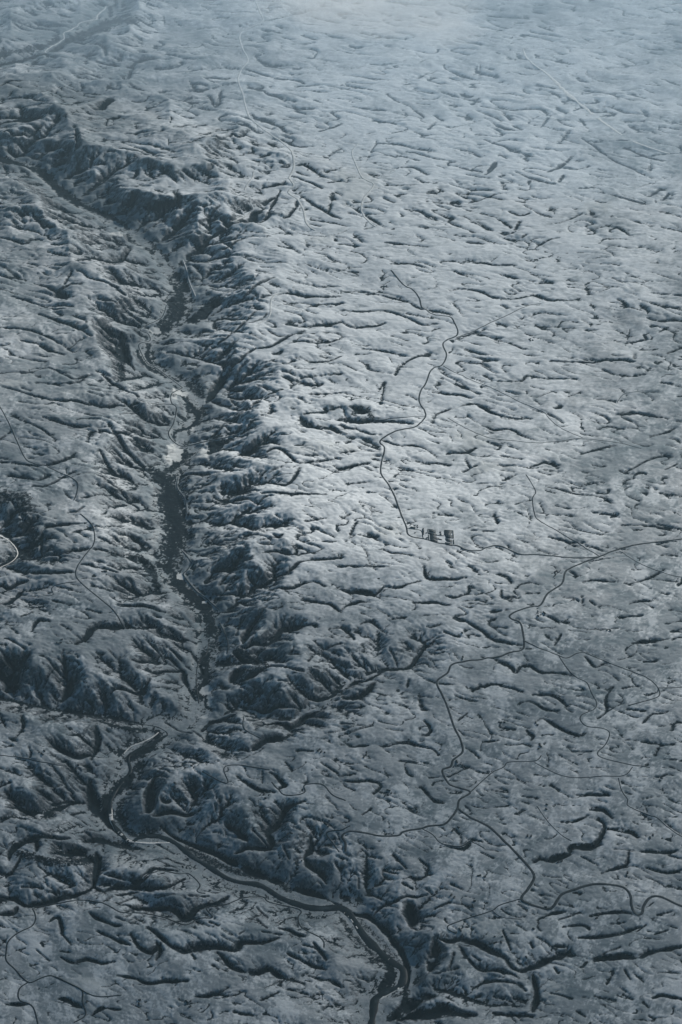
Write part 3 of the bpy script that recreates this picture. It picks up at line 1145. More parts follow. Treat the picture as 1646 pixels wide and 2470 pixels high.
# levelled ground under the fenced rectangle
qx, qy, _ = drop([(1030, 1276), (1094, 1279), (1096, 1314), (1034, 1307)], hs)
qi, qj = to_grid(qx, qy)
di = np.maximum(np.abs(np.arange(NI)[:, None] - qi.mean()) - (qi.max() - qi.min()) / 2 - 1, 0)
dj = np.maximum(np.abs(np.arange(NJ)[None, :] - qj.mean()) - (qj.max() - qj.min()) / 2 - 1, 0)
YARD = 1 - sm_(np.hypot(di, dj), 0, 7)
zy = h[YARD > 0.9].mean()
h = h * (1 - YARD) + (zy + (h - zy) * 0.03) * YARD
hs = sampler(h, 1)

# ------------------------------------------------------------------ cover: where brush with painted gully shade, bare rock and open flats lie
gy_ = np.gradient(h, axis=0) / CELL
gx_ = np.gradient(h, axis=1) / CELL
slope = np.hypot(gx_, gy_)
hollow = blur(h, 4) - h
V1 = np.clip(resize(VALLEY, h.shape), 0, 1)
n1 = spectral(h.shape, 1.0, 51, lo=0.02)
n2 = spectral(h.shape, 2.2, 52, lo=0.01, ratio=1.6)
n3 = spectral(h.shape, 0.3, 53, lo=0.12)
def sm(a, lo, hi):
    t = np.clip((a - lo) / (hi - lo), 0, 1)
    return t * t * (3 - 2 * t)
brush_shade = sm(1.25 * VARY.clip(0, 1.15) + 0.15 * (TR > 0.9) - RD + 0.25 * n1, -0.1, 0.7) * np.where(RD == RAV_TRACED, 1.0, 0.55 + 0.3 * n2).clip(0, 1) * (0.5 + 0.6 * VARY).clip(0, 1)  # shaded gully walls painted near-black along with the scrub
brush_shade = np.maximum(brush_shade, 0.8 * sm(hollow / CELL + 0.06 * n1, 0.32, 0.6))  # hollows painted dark for scrub and shade alike
brush_shade = np.maximum(brush_shade, 0.5 * sm(F1 + 0.12 * n3 + 0.30 * n2, 0.85, 1.5))
brush_shade = np.maximum(brush_shade, 0.75 * sm(CREASE + 0.12 * n1, 0.3, 1.0))
tp = []
for path, w, amp in THICKETS:
    x, y, z = drop(smooth_path(path, 4), hs)
    gi, gj = to_grid(x, y)
    tp.append((gi, gj, w * unit_m(path[0][1]) / (A_CELL * y), amp))
RT, AMPT = raster(tp, 1.8)
brush_shade = np.maximum(brush_shade, AMPT * sm(1.25 - RT + 0.08 * n3 + 0.2 * n1 + 0.22 * n2, 0.05, 0.7) * (0.86 + 0.10 * n3)).clip(0, 1)
rock = sm(slope + 0.08 * n1, 0.46, 0.85)
brush_shade = np.maximum(brush_shade, 0.85 * sm(hollow / CELL + 0.08 * n1 + 0.10 * n2, 0.22, 0.5) * (V1 > 0.02))
brush_shade = np.where(RO < 1.3, brush_shade * 0.25, brush_shade)
flat = np.zeros_like(h)
for t, cx, cy, rx, ry in FIELDS:
    ang = np.linspace(0, 2 * math.pi, 13)[:-1]
    px, py = np.array(P(t, '%g,%g' % (cx, cy))[0])
    x, y, z = drop([(px, py)], hs)
    gi, gj = to_grid(x[0], y[0])
    um = unit_m(py)
    ri = ry * um / math.sin(math.atan2(H_CAM, y[0])) / (A_CELL * y[0])
    rj = rx * um / (A_CELL * y[0])
    i0, i1, j0, j1 = int(gi - 2 * ri), int(gi + 2 * ri) + 2, int(gj - 2 * rj), int(gj + 2 * rj) + 2
    i0, j0, i1, j1 = max(i0, 0), max(j0, 0), min(i1, NI), min(j1, NJ)
    if i0 >= i1 or j0 >= j1:
        continue
    I, J = np.arange(i0, i1)[:, None], np.arange(j0, j1)[None, :]
    d = ((np.abs(I - gi) / ri) ** 3 + (np.abs(J - gj) / rj) ** 3) ** (1 / 3.0) + 0.22 * n2[i0:i1, j0:j1] + 0.08 * n1[i0:i1, j0:j1]
    big = rx > 45
    v = (1 - sm(d, 0.55, 1.25)) * 0.55 if big else (1 - sm(d, 0.88, 1.08))
    flat[i0:i1, j0:j1] = np.maximum(flat[i0:i1, j0:j1], v)
flat = np.maximum(flat, 0.30 * sm(F1 + 0.15 * n1, 0.3, 0.9) * (0.8 + 0.4 * n2).clip(0, 1.2))
flat = np.maximum(flat, 0.42 * sm(RT, 1.0, 1.25) * (1 - sm(RT, 1.35, 1.8)) * (V1 > 0.6) * (0.8 + 0.4 * n1).clip(0, 1.3))
brush_shade *= 1 - np.clip(flat * 1.3, 0, 1) * (flat > 0.56)

# brighter light mid-plateau painted into the snow colour, plus random pale patches
U_ = (U0 + A_CELL * np.arange(NJ))[None, :]
lit_snow = np.exp(-(((U_ - 0.02) / 0.15) ** 2) - (((G_T - 0.88) / 0.38) ** 2)) + 0.3 * np.exp(-(((U_ - 0.1) / 0.25) ** 2) - (((G_T - 1.15) / 0.3) ** 2))
lit_snow = sm(lit_snow + 0.13 * n2 + 0.10 * resize(wob, h.shape), 0.0, 0.85) * (1 - 0.5 * V1) * 0.8
lit_snow = np.maximum(lit_snow, 0.50 * sm(n2 + 0.35 * resize(wob, h.shape), -0.1, 1.1) * (1 - 0.6 * V1))

brush_shade = brush_shade * (1 - YARD)
rock = rock * (1 - YARD)
# ------------------------------------------------------------------ helpers
def link(o, parent=None):
    S.collection.objects.link(o)
    if parent:
        o.parent = parent
    return o
def mesh_obj(name, verts, faces, mat, parent=None, smooth=False):
    me = bpy.data.meshes.new(name)
    verts = np.asarray(verts, np.float32)
    faces = np.asarray(faces, np.int32)
    me.vertices.add(len(verts))
    me.vertices.foreach_set('co', verts.ravel())
    nf, k = faces.shape
    me.loops.add(nf * k)
    me.loops.foreach_set('vertex_index', faces.ravel())
    me.polygons.add(nf)
    me.polygons.foreach_set('loop_start', np.arange(0, nf * k, k, dtype=np.int32))
    me.polygons.foreach_set('loop_total', np.full(nf, k, np.int32))
    if smooth:
        me.polygons.foreach_set('use_smooth', np.ones(nf, bool))
    me.update(calc_edges=True)
    if mat:
        me.materials.append(mat)
    return link(bpy.data.objects.new(name, me), parent)

class Nodes:
    def __init__(self, name):
        self.m = bpy.data.materials.new(name)
        self.m.use_nodes = True
        self.t = self.m.node_tree
        self.t.nodes.clear()
    def n(self, typ, **kw):
        nd = self.t.nodes.new(typ)
        for k, v in kw.items():
            if k.startswith('i_'):
                nd.inputs[k[2:].replace('_', ' ')].default_value = v
            else:
                setattr(nd, k, v)
        return nd
    def l(self, a, b):
        self.t.links.new(a, b)
    def noise(self, vec, scale, detail=4, rough=0.55, dist=0.0):
        nd = self.n('ShaderNodeTexNoise')
        nd.inputs['Scale'].default_value = scale
        nd.inputs['Detail'].default_value = detail
        nd.inputs['Roughness'].default_value = rough
        nd.inputs['Distortion'].default_value = dist
        self.l(vec, nd.inputs['Vector'])
        return nd.outputs['Fac']
    def ramp(self, v, a, b, c0=0.0, c1=1.0):
        nd = self.n('ShaderNodeMapRange')
        nd.interpolation_type = 'SMOOTHSTEP'
        nd.inputs['From Min'].default_value = a
        nd.inputs['From Max'].default_value = b
        nd.inputs['To Min'].default_value = c0
        nd.inputs['To Max'].default_value = c1
        self.l(v, nd.inputs['Value'])
        return nd.outputs['Result']
    def mix(self, f, a, b):
        nd = self.n('ShaderNodeMix', data_type='RGBA')
        if isinstance(f, float): nd.inputs[0].default_value = f
        else: self.l(f, nd.inputs[0])
        for k, v in ((6, a), (7, b)):
            if isinstance(v, tuple): nd.inputs[k].default_value = (*v, 1)
            else: self.l(v, nd.inputs[k])
        return nd.outputs[2]
    def math(self, op, a, b):
        nd = self.n('ShaderNodeMath', operation=op)
        for k, v in ((0, a), (1, b)):
            if isinstance(v, (int, float)): nd.inputs[k].default_value = v
            else: self.l(v, nd.inputs[k])
        return nd.outputs[0]
    def attr(self, name):
        return self.n('ShaderNodeAttribute', attribute_name=name).outputs['Fac']
    def pos(self):
        return self.n('ShaderNodeNewGeometry').outputs['Position']
    def surf(self, col, rough=0.9, bump=None, strength=1.0, dist=1.0, spec=0.15):
        b = self.n('ShaderNodeBsdfPrincipled')
        if isinstance(col, tuple): b.inputs['Base Color'].default_value = (*col, 1)
        else: self.l(col, b.inputs['Base Color'])
        b.inputs['Roughness'].default_value = rough
        b.inputs['Specular IOR Level'].default_value = spec
        if bump is not None:
            bp = self.n('ShaderNodeBump')
            bp.inputs['Strength'].default_value = strength
            bp.inputs['Distance'].default_value = dist
            self.l(bump, bp.inputs['Height'])
            self.l(bp.outputs[0], b.inputs['Normal'])
        o = self.n('ShaderNodeOutputMaterial')
        self.l(b.outputs[0], o.inputs[0])
        return self.m

def ground_material():
    N = Nodes('snowy_upland')
    p = N.pos()
    broad = N.noise(p, 0.0009, 4, 0.6, 0.6)
    mid = N.noise(p, 0.006, 6, 0.65, 0.8)
    fine = N.noise(p, 0.035, 4, 0.7)
    mp = N.n('ShaderNodeMapping')
    mp.inputs['Scale'].default_value = (0.45, 1.0, 1.0)
    mp.inputs['Rotation'].default_value = (0, 0, math.radians(-20))
    N.l(p, mp.inputs['Vector'])
    streak = N.noise(mp.outputs[0], 0.011, 5, 0.62, 1.5)
    streak2 = N.noise(mp.outputs[0], 0.0032, 5, 0.6, 1.2)
    dots = N.noise(p, 0.09, 2, 0.8)
    snow = N.mix(N.ramp(broad, 0.36, 0.66), SNOW_DULL, SNOW)
    snow = N.mix(N.ramp(streak2, 0.47, 0.68, 0, 0.6), snow, EARTH)
    snow = N.mix(N.ramp(streak, 0.53, 0.72, 0, 0.60), snow, EARTH)
    snow = N.mix(N.ramp(mid, 0.52, 0.74, 0, 0.55), snow, EARTH)
    snow = N.mix(N.ramp(fine, 0.50, 0.80, 0, 0.40), snow, EARTH)
    snow = N.mix(N.math('MULTIPLY', N.attr('lit_snow'), N.ramp(streak, 0.45, 0.7, 1.0, 0.5)), snow, SNOW_LIT)
    col = N.mix(N.ramp(N.attr('valley'), 0.1, 0.9, 0.0, 0.55), snow, EARTH)
    col = N.mix(N.attr('flat'), col, BRIGHT)
    rk = N.mix(N.ramp(fine, 0.35, 0.65), ROCK, ROCK2)
    col = N.mix(N.attr('rock'), col, rk)
    lit_snow = N.attr('lit_snow')
    b = N.math('ADD', N.attr('brush_shade'), N.ramp(fine, 0.3, 0.7, -0.22, 0.22))
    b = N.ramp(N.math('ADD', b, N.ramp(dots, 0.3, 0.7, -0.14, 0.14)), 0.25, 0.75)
    col = N.mix(b, col, BRUSH_SHADE)
    hgt = N.math('ADD', N.math('MULTIPLY', mid, 5.0), N.math('MULTIPLY', fine, 2.2))
    hgt = N.math('ADD', hgt, N.math('MULTIPLY', dots, 0.8))
    return N.surf(col, 0.95, hgt, 0.45, 1.0, 0.05)
SNOW, SNOW_DULL, SNOW_LIT, EARTH, BRIGHT = (0.315, 0.325, 0.33), (0.20, 0.22, 0.23), (0.60, 0.615, 0.62), (0.070, 0.100, 0.115), (0.42, 0.43, 0.42)
ROCK, ROCK2, BRUSH_SHADE = (0.030, 0.038, 0.044), (0.12, 0.125, 0.13), (0.005, 0.009, 0.012)
MAT_GROUND = ground_material()

# ------------------------------------------------------------------ the ground: one sheet, fine in the mapped country, coarse out to the horizon
EXT = 14
gi_ax = np.r_[-np.cumsum(1.6 ** np.arange(EXT) * 6)[::-1][-7:], np.arange(NI), NI - 1 + np.cumsum(1.35 ** np.arange(EXT) * 14)]
gj_ax = np.r_[-np.cumsum(1.45 ** np.arange(EXT) * 5)[::-1], np.arange(NJ), NJ - 1 + np.cumsum(1.45 ** np.arange(EXT) * 5)]
ci, cj = np.clip(gi_ax, 0, NI - 1).astype(int), np.clip(gj_ax, 0, NJ - 1).astype(int)
GY = (Y0 * np.exp(A_CELL * gi_ax))[:, None] * np.ones((1, len(gj_ax)))
GX = (U0 + A_CELL * gj_ax)[None, :] * GY
GZ = h[ci][:, cj]
out_d = np.hypot((gi_ax - np.clip(gi_ax, 0, NI - 1))[:, None], (gj_ax - np.clip(gj_ax, 0, NJ - 1))[None, :])
GZ = GZ + np.minimum(out_d, 150) / 150 * 60 * spectral(GZ.shape, 0.4, 61)
ni, nj = GZ.shape
vid = np.arange(ni * nj, dtype=np.int32).reshape(ni, nj)
F = np.stack([vid[:-1, :-1], vid[:-1, 1:], vid[1:, 1:], vid[1:, :-1]], -1).reshape(-1, 4)
terrain = mesh_obj('terrain', np.stack([GX, GY, GZ], -1).reshape(-1, 3), F, MAT_GROUND, smooth=True)
terrain['kind'] = 'structure'
for nm, arr in (('brush_shade', brush_shade), ('rock', rock), ('flat', flat), ('valley', V1), ('lit_snow', lit_snow)):
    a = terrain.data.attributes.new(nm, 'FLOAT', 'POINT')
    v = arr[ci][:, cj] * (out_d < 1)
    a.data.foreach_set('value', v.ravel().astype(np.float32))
print('terrain', len(F))

# ------------------------------------------------------------------ roads
def road_mat(name, c0, c1):
    N = Nodes(name)
    f = N.noise(N.pos(), 0.05, 3, 0.6)
    g = N.noise(N.pos(), 0.004, 3, 0.6)
    return N.surf(N.mix(N.ramp(g, 0.60, 0.72, 0, 0.6), N.mix(N.ramp(f, 0.35, 0.65), c0, c1), (0.2, 0.22, 0.22)), 0.9)
MAT_ROAD = road_mat('wet_asphalt', (0.010, 0.014, 0.017), (0.030, 0.036, 0.040))
MAT_TRACK = road_mat('pale_gravel_track', (0.52, 0.52, 0.50), (0.34, 0.35, 0.35))
def ribbon(name, x, y, w, lift, mat, zf=None, skirt=True):
    n = len(x)
    tx, ty = np.gradient(x), np.gradient(y)
    l = np.hypot(tx, ty) + 1e-6
    nx, ny = -ty / l, tx / l
    w = np.broadcast_to(w, (n,))
    cols = (-0.5, 0.0, 0.5)
    zc = np.max([hs(x + nx * w * c, y + ny * w * c) for c in (-0.6, -0.3, 0, 0.3, 0.6)], axis=0) if zf is None else zf
    if zf is None and n > 8:
        zc = np.maximum(zc, np.convolve(np.pad(zc, 2, mode='edge'), np.ones(5) / 5, 'valid'))
    v = []
    for c, dz in ((-0.62, -3.0), (-0.5, 0), (0.5, 0), (0.62, -3.0)):
        v.append(np.c_[x + nx * w * c, y + ny * w * c, zc + lift + dz])
    v = np.stack(v, 1).reshape(-1, 3)
    k = np.arange(n - 1)[:, None] * 4
    f = np.concatenate([np.c_[k + c, k + c + 1, k + c + 5, k + c + 4] for c in (0, 1, 2)])
    f = f[:, ::-1]
    o = mesh_obj(name, v, f, mat)
    o['kind'] = 'structure'
    return o
for n, ((kind, width, path, label), (x, y)) in enumerate(zip(ROADS, road_xy)):
    ribbon('road' if kind == 'dark' else 'gravel_track', x, y, width * ROAD_WIDEN * (1.2 if width > 10 else 1.0), 0.9 + 0.02 * n, MAT_ROAD if kind == 'dark' else MAT_TRACK)
# ------------------------------------------------------------------ rivers
N = Nodes('dark_river_water')
MAT_WATER = N.surf(N.mix(N.ramp(N.noise(N.pos(), 0.012, 4, 0.6), 0.55, 0.75), (0.006, 0.011, 0.014), (0.03, 0.04, 0.045)), 0.45, N.noise(N.pos(), 0.08, 3, 0.6), 0.1, 0.3, 0.12)
N = Nodes('river_gravel')
MAT_GRAVEL = N.surf(N.mix(N.ramp(N.noise(N.pos(), 0.05, 4, 0.7), 0.35, 0.65), (0.44, 0.43, 0.41), (0.66, 0.64, 0.60)), 0.95)
def water(name, path, w, z0, z1, mat, lift):
    q = np.array(smooth_path(path, 6))
    x, y, _ = drop(q, hs)
    x, y = densify(x, y, 14.0)
    n = len(x)
    wob = 1 + 0.22 * np.interp(np.arange(n), np.arange(0, n + 5, 5), rng.standard_normal(len(range(0, n + 5, 5))))
    ribbon(name, x, y, np.linspace(w[0], w[1], n) * wob.clip(0.5, 1.6), lift, mat)
water('river', P(5, '770,1015 700,1050 620,1090 590,1120') + P(7, '600,20 560,70 520,130 505,180 512,240 540,290 600,345 640,325 720,318 800,345 880,408 960,458 1040,508 1100,528 1200,545 1290,600 1400,640 1480,650 1568,648') + P(8, '50,690 110,780 190,860 240,900 285,935 275,1000 215,1030 160,1065 150,1110 140,1180 120,1260'), (18, 56), 0, 0, MAT_WATER, 1.8)
water('river', P(5, '915,870 905,800 903,740 915,680 950,640 960,590'), (10, 6), 0, 0, MAT_WATER, 1.0)
water('river', P(5, '385,925 560,955 700,972 750,990 770,1015 720,1045 650,1072 600,1100 575,1125'), (7, 9), 0, 0, MAT_WATER, 1.0)
water('gravel_bar', P(7, '510,180 512,240 535,290 575,325 600,342 690,350 780,348'), (22, 14), 0, 0, MAT_GRAVEL, 1.6)
water('gravel_bar', P(5, '730,1002 700,1025 660,1045 600,1070 570,1100'), (10, 7), 0, 0, MAT_GRAVEL, 1.6)
water('gravel_bar', P(7, '1250,570 1300,600 1330,615'), (12, 8), 0, 0, MAT_GRAVEL, 1.6)
water('gravel_bar', P(8, '10,665 45,700 100,775 140,815'), (8, 10), 0, 0, MAT_GRAVEL, 1.6)
water('gravel_bar', P(8, '170,840 215,880 270,912 290,940'), (14, 18), 0, 0, MAT_GRAVEL, 1.6)
water('gravel_bar', P(8, '165,1075 240,1030 280,1010'), (10, 14), 0, 0, MAT_GRAVEL, 1.6)
water('gravel_bar', P(5, '0,100 50,130 82,180 55,218 0,245'), (8, 8), 0, 0, MAT_GRAVEL, 1.6)
water('gravel_bar', P(2, '838,225 850,262 890,300 940,335 990,380'), (16, 40), 0, 0, MAT_GRAVEL, 1.6)
water('gravel_bar', P(2, '985,378 1040,432 1110,490 1158,528'), (62, 48), 0, 0, MAT_GRAVEL, 2.2)
water('gravel_bar', P(2, '1180,545 1230,580 1290,622'), (44, 22), 0, 0, MAT_GRAVEL, 2.2)
water('gravel_bar', P(2, '1340,650 1420,680 1510,708'), (26, 16), 0, 0, MAT_GRAVEL, 2.2)

# ------------------------------------------------------------------ farmsteads
N = Nodes('weathered_wall'); MAT_WALL = N.surf(N.mix(N.ramp(N.noise(N.pos(), 0.4, 3), 0.4, 0.6), (0.07, 0.07, 0.07), (0.12, 0.115, 0.11)), 0.9)
N = Nodes('dark_iron_roof'); MAT_ROOF = N.surf(N.mix(N.ramp(N.noise(N.pos(), 0.3, 3), 0.4, 0.6), (0.016, 0.018, 0.020), (0.035, 0.036, 0.038)), 0.8)
N = Nodes('brushwood'); MAT_TREE = N.surf(N.mix(N.ramp(N.noise(N.pos(), 0.8, 3), 0.35, 0.65), (0.012, 0.016, 0.014), (0.03, 0.034, 0.03)), 0.95)
def house_meshes(L, W, Hh):
    a, b = L / 2, W / 2
    v = [(-a, -b, -3), (a, -b, -3), (a, b, -3), (-a, b, -3), (-a, -b, Hh), (a, -b, Hh), (a, b, Hh), (-a, b, Hh), (-a, 0, Hh + W * 0.32), (a, 0, Hh + W * 0.32)]
    f4 = [(0, 1, 5, 4), (1, 2, 6, 5), (2, 3, 7, 6), (3, 0, 4, 7)]
    me = bpy.data.meshes.new('wall')
    me.from_pydata(v, [], f4 + [(5, 6, 9), (7, 4, 8)])
    me.materials.append(MAT_WALL)
    e, t = 0.7, 0.35
    rz = Hh + W * 0.32
    v = []
    for dz in (0, t):
        v += [(-a - e, -b - e, Hh - 0.25 + dz), (a + e, -b - e, Hh - 0.25 + dz), (a + e, 0, rz + 0.12 + dz), (-a - e, 0, rz + 0.12 + dz), (a + e, b + e, Hh - 0.25 + dz), (-a - e, b + e, Hh - 0.25 + dz)]
    f = [(6, 7, 8, 9), (9, 8, 10, 11), (1, 0, 3, 2), (2, 3, 5, 4), (0, 1, 7, 6), (4, 5, 11, 10), (1, 2, 8, 7), (2, 4, 10, 8), (3, 0, 6, 9), (5, 3, 9, 11)]
    mr = bpy.data.meshes.new('roof')
    mr.from_pydata(v, [], f)
    mr.materials.append(MAT_ROOF)
    mc = bpy.data.meshes.new('chimney')
    mc.from_pydata([(x, y, z) for z in (Hh, rz + 1.4) for x, y in ((a * 0.4, -0.5), (a * 0.4 + 1, -0.5), (a * 0.4 + 1, 0.5), (a * 0.4, 0.5))], [], [(0, 1, 5, 4), (1, 2, 6, 5), (2, 3, 7, 6), (3, 0, 4, 7), (4, 5, 6, 7)])
    mc.materials.append(MAT_WALL)
    return me, mr, mc
KINDS = [('farmhouse', 'farmhouse', house_meshes(15, 10, 5)), ('long_barn', 'barn', house_meshes(26, 11, 5)), ('outbuilding', 'shed', house_meshes(10, 8, 4))]
rr = random.Random(5)
def place(kind, x, y, rot, label, group, sc=1.0):
    name, cat, (mw, mr, mc) = KINDS[kind]
    e = bpy.data.objects.new(name, None)
    link(e)
    e.location = (x, y, float(hs(x, y)))
    e.rotation_euler = (0, 0, rot)
    e.scale = (sc, sc, sc)
    e['label'] = label
    e['category'] = cat
    e['group'] = group
    link(bpy.data.objects.new('wall', mw), e)
    r_ = link(bpy.data.objects.new('roof', mr), e)
    if kind == 0:
        link(bpy.data.objects.new('chimney', mc), r_)
    return e
def tell_apart(obs):
    by = {}
    for o in obs:
        by.setdefault(o['label'], []).append(o)
    for lab, g in by.items():
        if len(g) > 1:
            g.sort(key=lambda o: o.location.x)
            for o, word in zip(g, (('left', 'right') if len(g) == 2 else ('leftmost', 'middle', 'rightmost'))):
                o['label'] = word + ' ' + lab
for t, cx, cy, n, where in FARMS:
    (px, py), = P(t, '%g,%g' % (cx, cy))
    x, y, z = drop([(px, py)], hs)
    x0, y0 = float(x[0]), float(y[0])
    used = []
    made = []
    ang0 = rr.uniform(0, 3.14)
    for k in range(n):
        for _ in range(40):
            dx, dy = rr.uniform(-1, 1) * 14 * math.sqrt(n), rr.uniform(-1, 1) * 18 * math.sqrt(n)
            if n == 1: dx = dy = 0
            if all(math.hypot(dx - a, dy - b) > 24 for a, b in used): break
        used.append((dx, dy))
        kind = 1 if k == 0 and n > 2 else (0 if k < 2 else 2)
        nm = 'low square dark hut' if k == 3 else 'small dark tin roofed shed' if k == 4 else ('long dark barn', 'dark roofed farmhouse', 'small dark outbuilding')[1 if kind == 0 else (0 if kind == 1 else 2)]
        sub = nm if n == 1 else nm
        group = ('dark farm buildings ' + where)
        made.append((nm, where)) or made.append(place(kind, x0 + dx, y0 + dy, ang0 + (1.57 if rr.random() < 0.4 else 0) + rr.uniform(-.1, .1), '%s %s' % (sub, where), group, 1.15))
    tell_apart(made[1::2])
rt = random.Random(8)
def tree_mesh(seed):
    r = random.Random(seed)
    import bmesh
    bm = bmesh.new()
    for k in range(26):
        a, rad = r.uniform(0, 6.28), r.uniform(0, 3.6)
        m = bmesh.ops.create_icosphere(bm, subdivisions=1, radius=r.uniform(1.0, 1.9))
        c = (rad * math.cos(a), rad * math.sin(a), 3.5 + r.uniform(0, 5.5) * (1 - rad / 6))
        for v in m['verts']:
            v.co.x = v.co.x * r.uniform(.7, 1.2) + c[0]; v.co.y = v.co.y * r.uniform(.7, 1.2) + c[1]; v.co.z = v.co.z * r.uniform(.7, 1.2) + c[2]
    me = bpy.data.meshes.new('crown'); bm.to_mesh(me); bm.free(); me.materials.append(MAT_TREE)
    bm = bmesh.new()
    bmesh.ops.create_cone(bm, segments=7, radius1=0.45, radius2=0.2, depth=7)
    for v in bm.verts: v.co.z += 2.0
    mt = bpy.data.meshes.new('trunk'); bm.to_mesh(mt); bm.free(); mt.materials.append(MAT_WALL)
    return me, mt
TREES = [tree_mesh(k) for k in range(3)]
TREE_SPOTS = [(8, 560, 768, 1, 'beside the bare end of the side road'), (8, 705, 800, 2, 'beside the farm right of the river cliff'), (7, 818, 96, 1, 'beside the farm on the flat spur'), (7, 872, 312, 1, 'below the farm on the pale strip'),
 (6, 975, 285, 3, 'between the main road and its roadside farm'), (6, 1000, 262, 2, 'above the roadside farm by the main road'), (6, 905, 455, 3, 'in the elbow of the winding road'), (6, 735, 968, 1, 'beside the lone farm on the plain'), (6, 912, 1062, 1, 'above the short spur road'), (6, 548, 1140, 2, 'at the foot of the long straight road'), (5, 395, 778, 1, 'on the bluff above the straight valley road'), (5, 612, 740, 1, 'on the shelf between two black gullies')]
for t, cx, cy, n, where in TREE_SPOTS:
    (px, py), = P(t, '%g,%g' % (cx, cy))
    x, y, z = drop([(px, py)], hs)
    made = []
    for k in range(n):
        me, mt = TREES[rt.randrange(3)]
        X, Y = float(x[0]) + rt.uniform(-1, 1) * 11 * n, float(y[0]) + rt.uniform(-1, 1) * 15 * n
        e = link(bpy.data.objects.new('tree', None))
        e.location = (X, Y, float(hs(X, Y)))
        e.rotation_euler = (0, 0, rt.uniform(0, 6))
        e.scale = (1.3, 1.3, 1.2)
        e['label'] = 'small dark round crowned tree ' + where
        e['category'] = 'tree'
        e['group'] = 'farm trees ' + where
        link(bpy.data.objects.new('crown', me), e)
        link(bpy.data.objects.new('trunk', mt), e)
        made.append(e)
    tell_apart(made)

# ------------------------------------------------------------------ the enclosure with its dark panel rows
def Z(zx, zy):
    px, py = 980 + zx * 0.10204, 1240 + zy * 0.10204
    x, y, z = drop([(px, py)], hs)
    return np.array([x[0], y[0]])
N = Nodes('dark_panel'); MAT_PANEL = N.surf(N.mix(N.ramp(N.noise(N.pos(), 0.2, 2), 0.4, 0.6), (0.006, 0.010, 0.013), (0.014, 0.019, 0.023)), 0.5, spec=0.2)
corners = [Z(515, 370), Z(1105, 400), Z(1128, 712), Z(540, 625)]
zc = max(float(hs(*c)) for c in corners)
def bil(u, v):
    a, b, c, d = corners
    return (a * (1 - u) + b * u) * (1 - v) + (d * (1 - u) + c * u) * v
def uv(zx, zy):
    u = (zx - 515 - (zy - 370) * 0.09) / 588.0
    v = (zy - 370 - u * 45) / 262.0
    return u, v
enc = link(bpy.data.objects.new('panel_field', None))
enc.location = (*bil(0.5, 0.5), zc - 2)
enc['label'] = 'large fenced rectangle of dark panel rows with a pale snowy middle'
enc['category'] = 'solar field'
base = enc.location.copy()
def slab(name, u0, v0, u1, v1, z0, z1, mat, par, tilt=0.0):
    q = [bil(u0, v0), bil(u1, v0), bil(u1, v1), bil(u0, v1)]
    dz = [tilt, tilt, 0, 0]
    v = [(p[0] - base.x, p[1] - base.y, float(hs(*p)) - base.z + z0 + d) for p, d in zip(q, dz)] + [(p[0] - base.x, p[1] - base.y, float(hs(*p)) - base.z + z1 + d) for p, d in zip(q, dz)]
    f = [(3, 2, 1, 0), (4, 5, 6, 7), (0, 1, 5, 4), (1, 2, 6, 5), (2, 3, 7, 6), (3, 0, 4, 7)]
    return mesh_obj(name, v, [g[::-1] for g in f], mat, par)
BLK = [(545, 372, 645, 395), (545, 398, 700, 425), (540, 455, 700, 475), (560, 478, 725, 498), (905, 400, 1085, 420), (900, 424, 1085, 446), (905, 450, 1055, 470), (900, 474, 1060, 492), (920, 500, 1095, 522), (935, 526, 1108, 548), (570, 508, 690, 530), (565, 534, 720, 556), (568, 560, 785, 582), (568, 586, 700, 606), (575, 610, 745, 634), (700, 505, 900, 512), (930, 570, 1040, 590), (940, 594, 1090, 612), (960, 616, 1090, 632), (925, 660, 1090, 678), (935, 682, 1090, 700), (790, 425, 830, 445), (800, 470, 840, 488), (780, 590, 850, 602)]
for x0, y0, x1, y1 in BLK:
    u0, v0 = uv(x0, y0)
    u1, v1 = uv(x1, y0)
    _, v2 = uv(x0, y1)
    vb = (v0 + v1) / 2
    r_ = slab('panel_row', u0, vb, u1, vb + (v2 - v0) * 1.6, 2.0, 2.5, MAT_PANEL, enc, 0.9)
for (u0, v0, u1, v1) in ((-0.012, -0.01, 0.018, 0.42), (-0.012, 0.50, 0.018, 0.97), (0.985, -0.01, 1.018, 0.58), (0.985, 0.68, 1.018, 1.01), (0.0, -0.02, 0.2, 0.01), (0.66, -0.02, 0.985, 0.012)):
    slab('hedge', u0, v0, u1, v1, -2.5, 3.2, MAT_TREE, enc)
for n_, (zx, zy, kind, where) in enumerate(((405, 370, 1, 'northern most of three sheds along the access lane west of the panel field'), (412, 420, 1, 'middle one of three sheds along the access lane west of the panel field'), (408, 468, 1, 'southern most of three sheds along the access lane west of the panel field'), (495, 572, 0, 'small hut at the lower corner of the panel field'), (480, 455, 2, 'tiny hut at the upper left gate of the panel field'), (125, 325, 0, 'hut above the lane leading to the panel field'), (210, 452, 2, 'lone hut inside the loop of the lane west of the panel field'))):
    x, y = Z(zx, zy)
    e = place(kind, float(x), float(y), 1.5 if kind == 1 else 0.2, 'dark ' + where, 'huts around the panel field', 1.1)

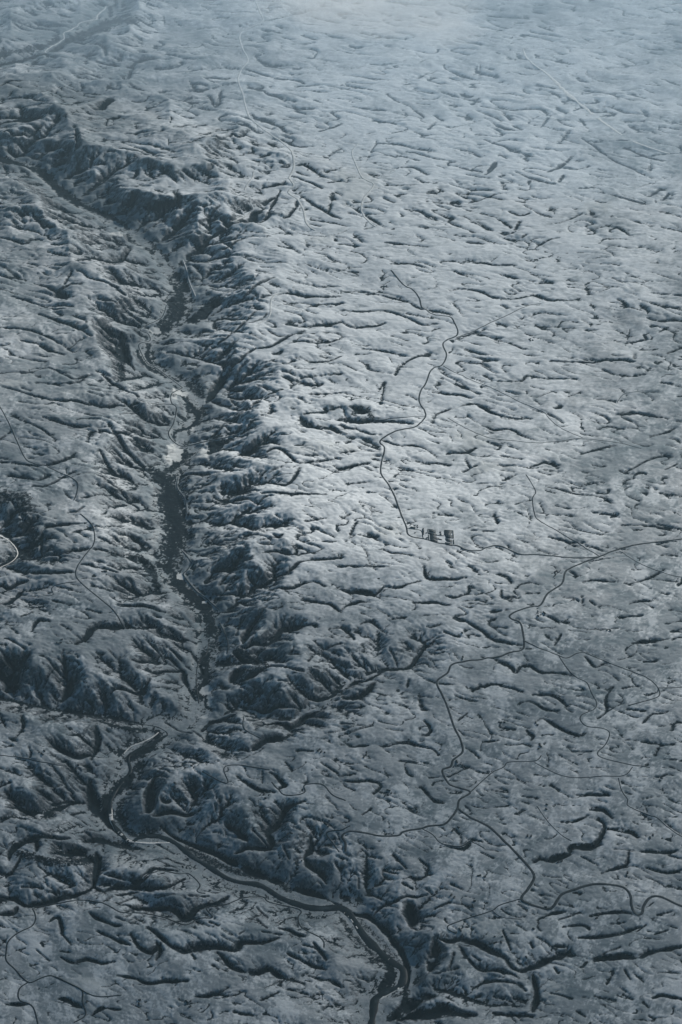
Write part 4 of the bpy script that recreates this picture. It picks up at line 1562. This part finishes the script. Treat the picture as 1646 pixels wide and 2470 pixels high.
# ------------------------------------------------------------------ thin clouds, far up
def veil(cx, cy, cz, size, dens, label, col=(0.72, 0.87, 1.0, 1)):
    import bmesh
    bm = bmesh.new()
    bmesh.ops.create_icosphere(bm, subdivisions=4, radius=1.0)
    r = random.Random(3)
    for v in bm.verts:
        a = math.atan2(v.co.y, v.co.x)
        k = 1 + 0.07 * math.sin(3 * a + 1) + 0.05 * math.sin(7 * a)
        v.co.x *= size[0] * k; v.co.y *= size[1] * k; v.co.z *= size[2]
    me = bpy.data.meshes.new('cloud'); bm.to_mesh(me); bm.free()
    Nn = Nodes('thin_veil')
    vol = Nn.n('ShaderNodeVolumePrincipled')
    vol.inputs['Color'].default_value = col
    vol.inputs['Density'].default_value = dens
    o_ = Nn.n('ShaderNodeOutputMaterial')
    Nn.l(vol.outputs[0], o_.inputs['Volume'])
    me.materials.append(Nn.m)
    o = link(bpy.data.objects.new('cloud', me))
    o.location = (cx, cy, cz)
    o['label'] = label
    o['category'] = 'cloud'
if CLOUDS:
    veil(3800, 33000, 1500, (13500, 14500, 850), 1.25e-4, 'broad thin blue veil of vapour lying over the far upper right country')

    for px, py, sz, d, lab in ((915, 22, (1100, 800, 130), 0.7e-3, 'faint white cloud wisp at the top edge right of the long pale track'), (770, -6, (800, 700, 100), 0.55e-3, 'fainter cloud wisp cut by the top edge near the long pale track'), (1075, 78, (420, 420, 60), 0.8e-3, 'small thin cloud puff just below the top edge right of centre')):
        gx, gy = ground(px, py, 3000)
        veil(gx, gy, 3000, sz, d, lab, (0.98, 0.98, 0.98, 1))
    # unseen cloud deck, added to darken the nearest country
    def deck(sx, sy, zc, size, dens, label):
        k = zc / math.tan(SUN_EL)
        veil(sx + k * math.sin(SUN_AZ), sy + k * math.cos(SUN_AZ), zc, size, dens, label)
    deck(-2200, 6800, 12600, (8000, 6800, 900), 2.3e-4, 'unseen high grey cloud deck added to darken the nearest country')

# ------------------------------------------------------------------ haze
HX0, HX1, HY0, HY1, HZ0, HZ1 = float(GX.min()) - 500, float(GX.max()) + 500, -3000.0, float(GY.max()) + 500, float(GZ.min()) - 30, H_CAM + 60
v = [(x, y, z) for z in (HZ0, HZ1) for x, y in ((HX0, HY0), (HX1, HY0), (HX1, HY1), (HX0, HY1))]
haze = mesh_obj('haze', v, [(3, 2, 1, 0), (4, 5, 6, 7), (0, 1, 5, 4), (1, 2, 6, 5), (2, 3, 7, 6), (3, 0, 4, 7)], None)
haze['kind'] = 'stuff'
N = Nodes('thin_air')
vol = N.n('ShaderNodeVolumePrincipled')
vol.inputs['Color'].default_value = HAZE_COLOR
vol.inputs['Density'].default_value = HAZE_DENSITY
vol.inputs['Anisotropy'].default_value = 0.2
o_ = N.n('ShaderNodeOutputMaterial')
N.l(vol.outputs[0], o_.inputs['Volume'])
haze.data.materials.append(N.m)
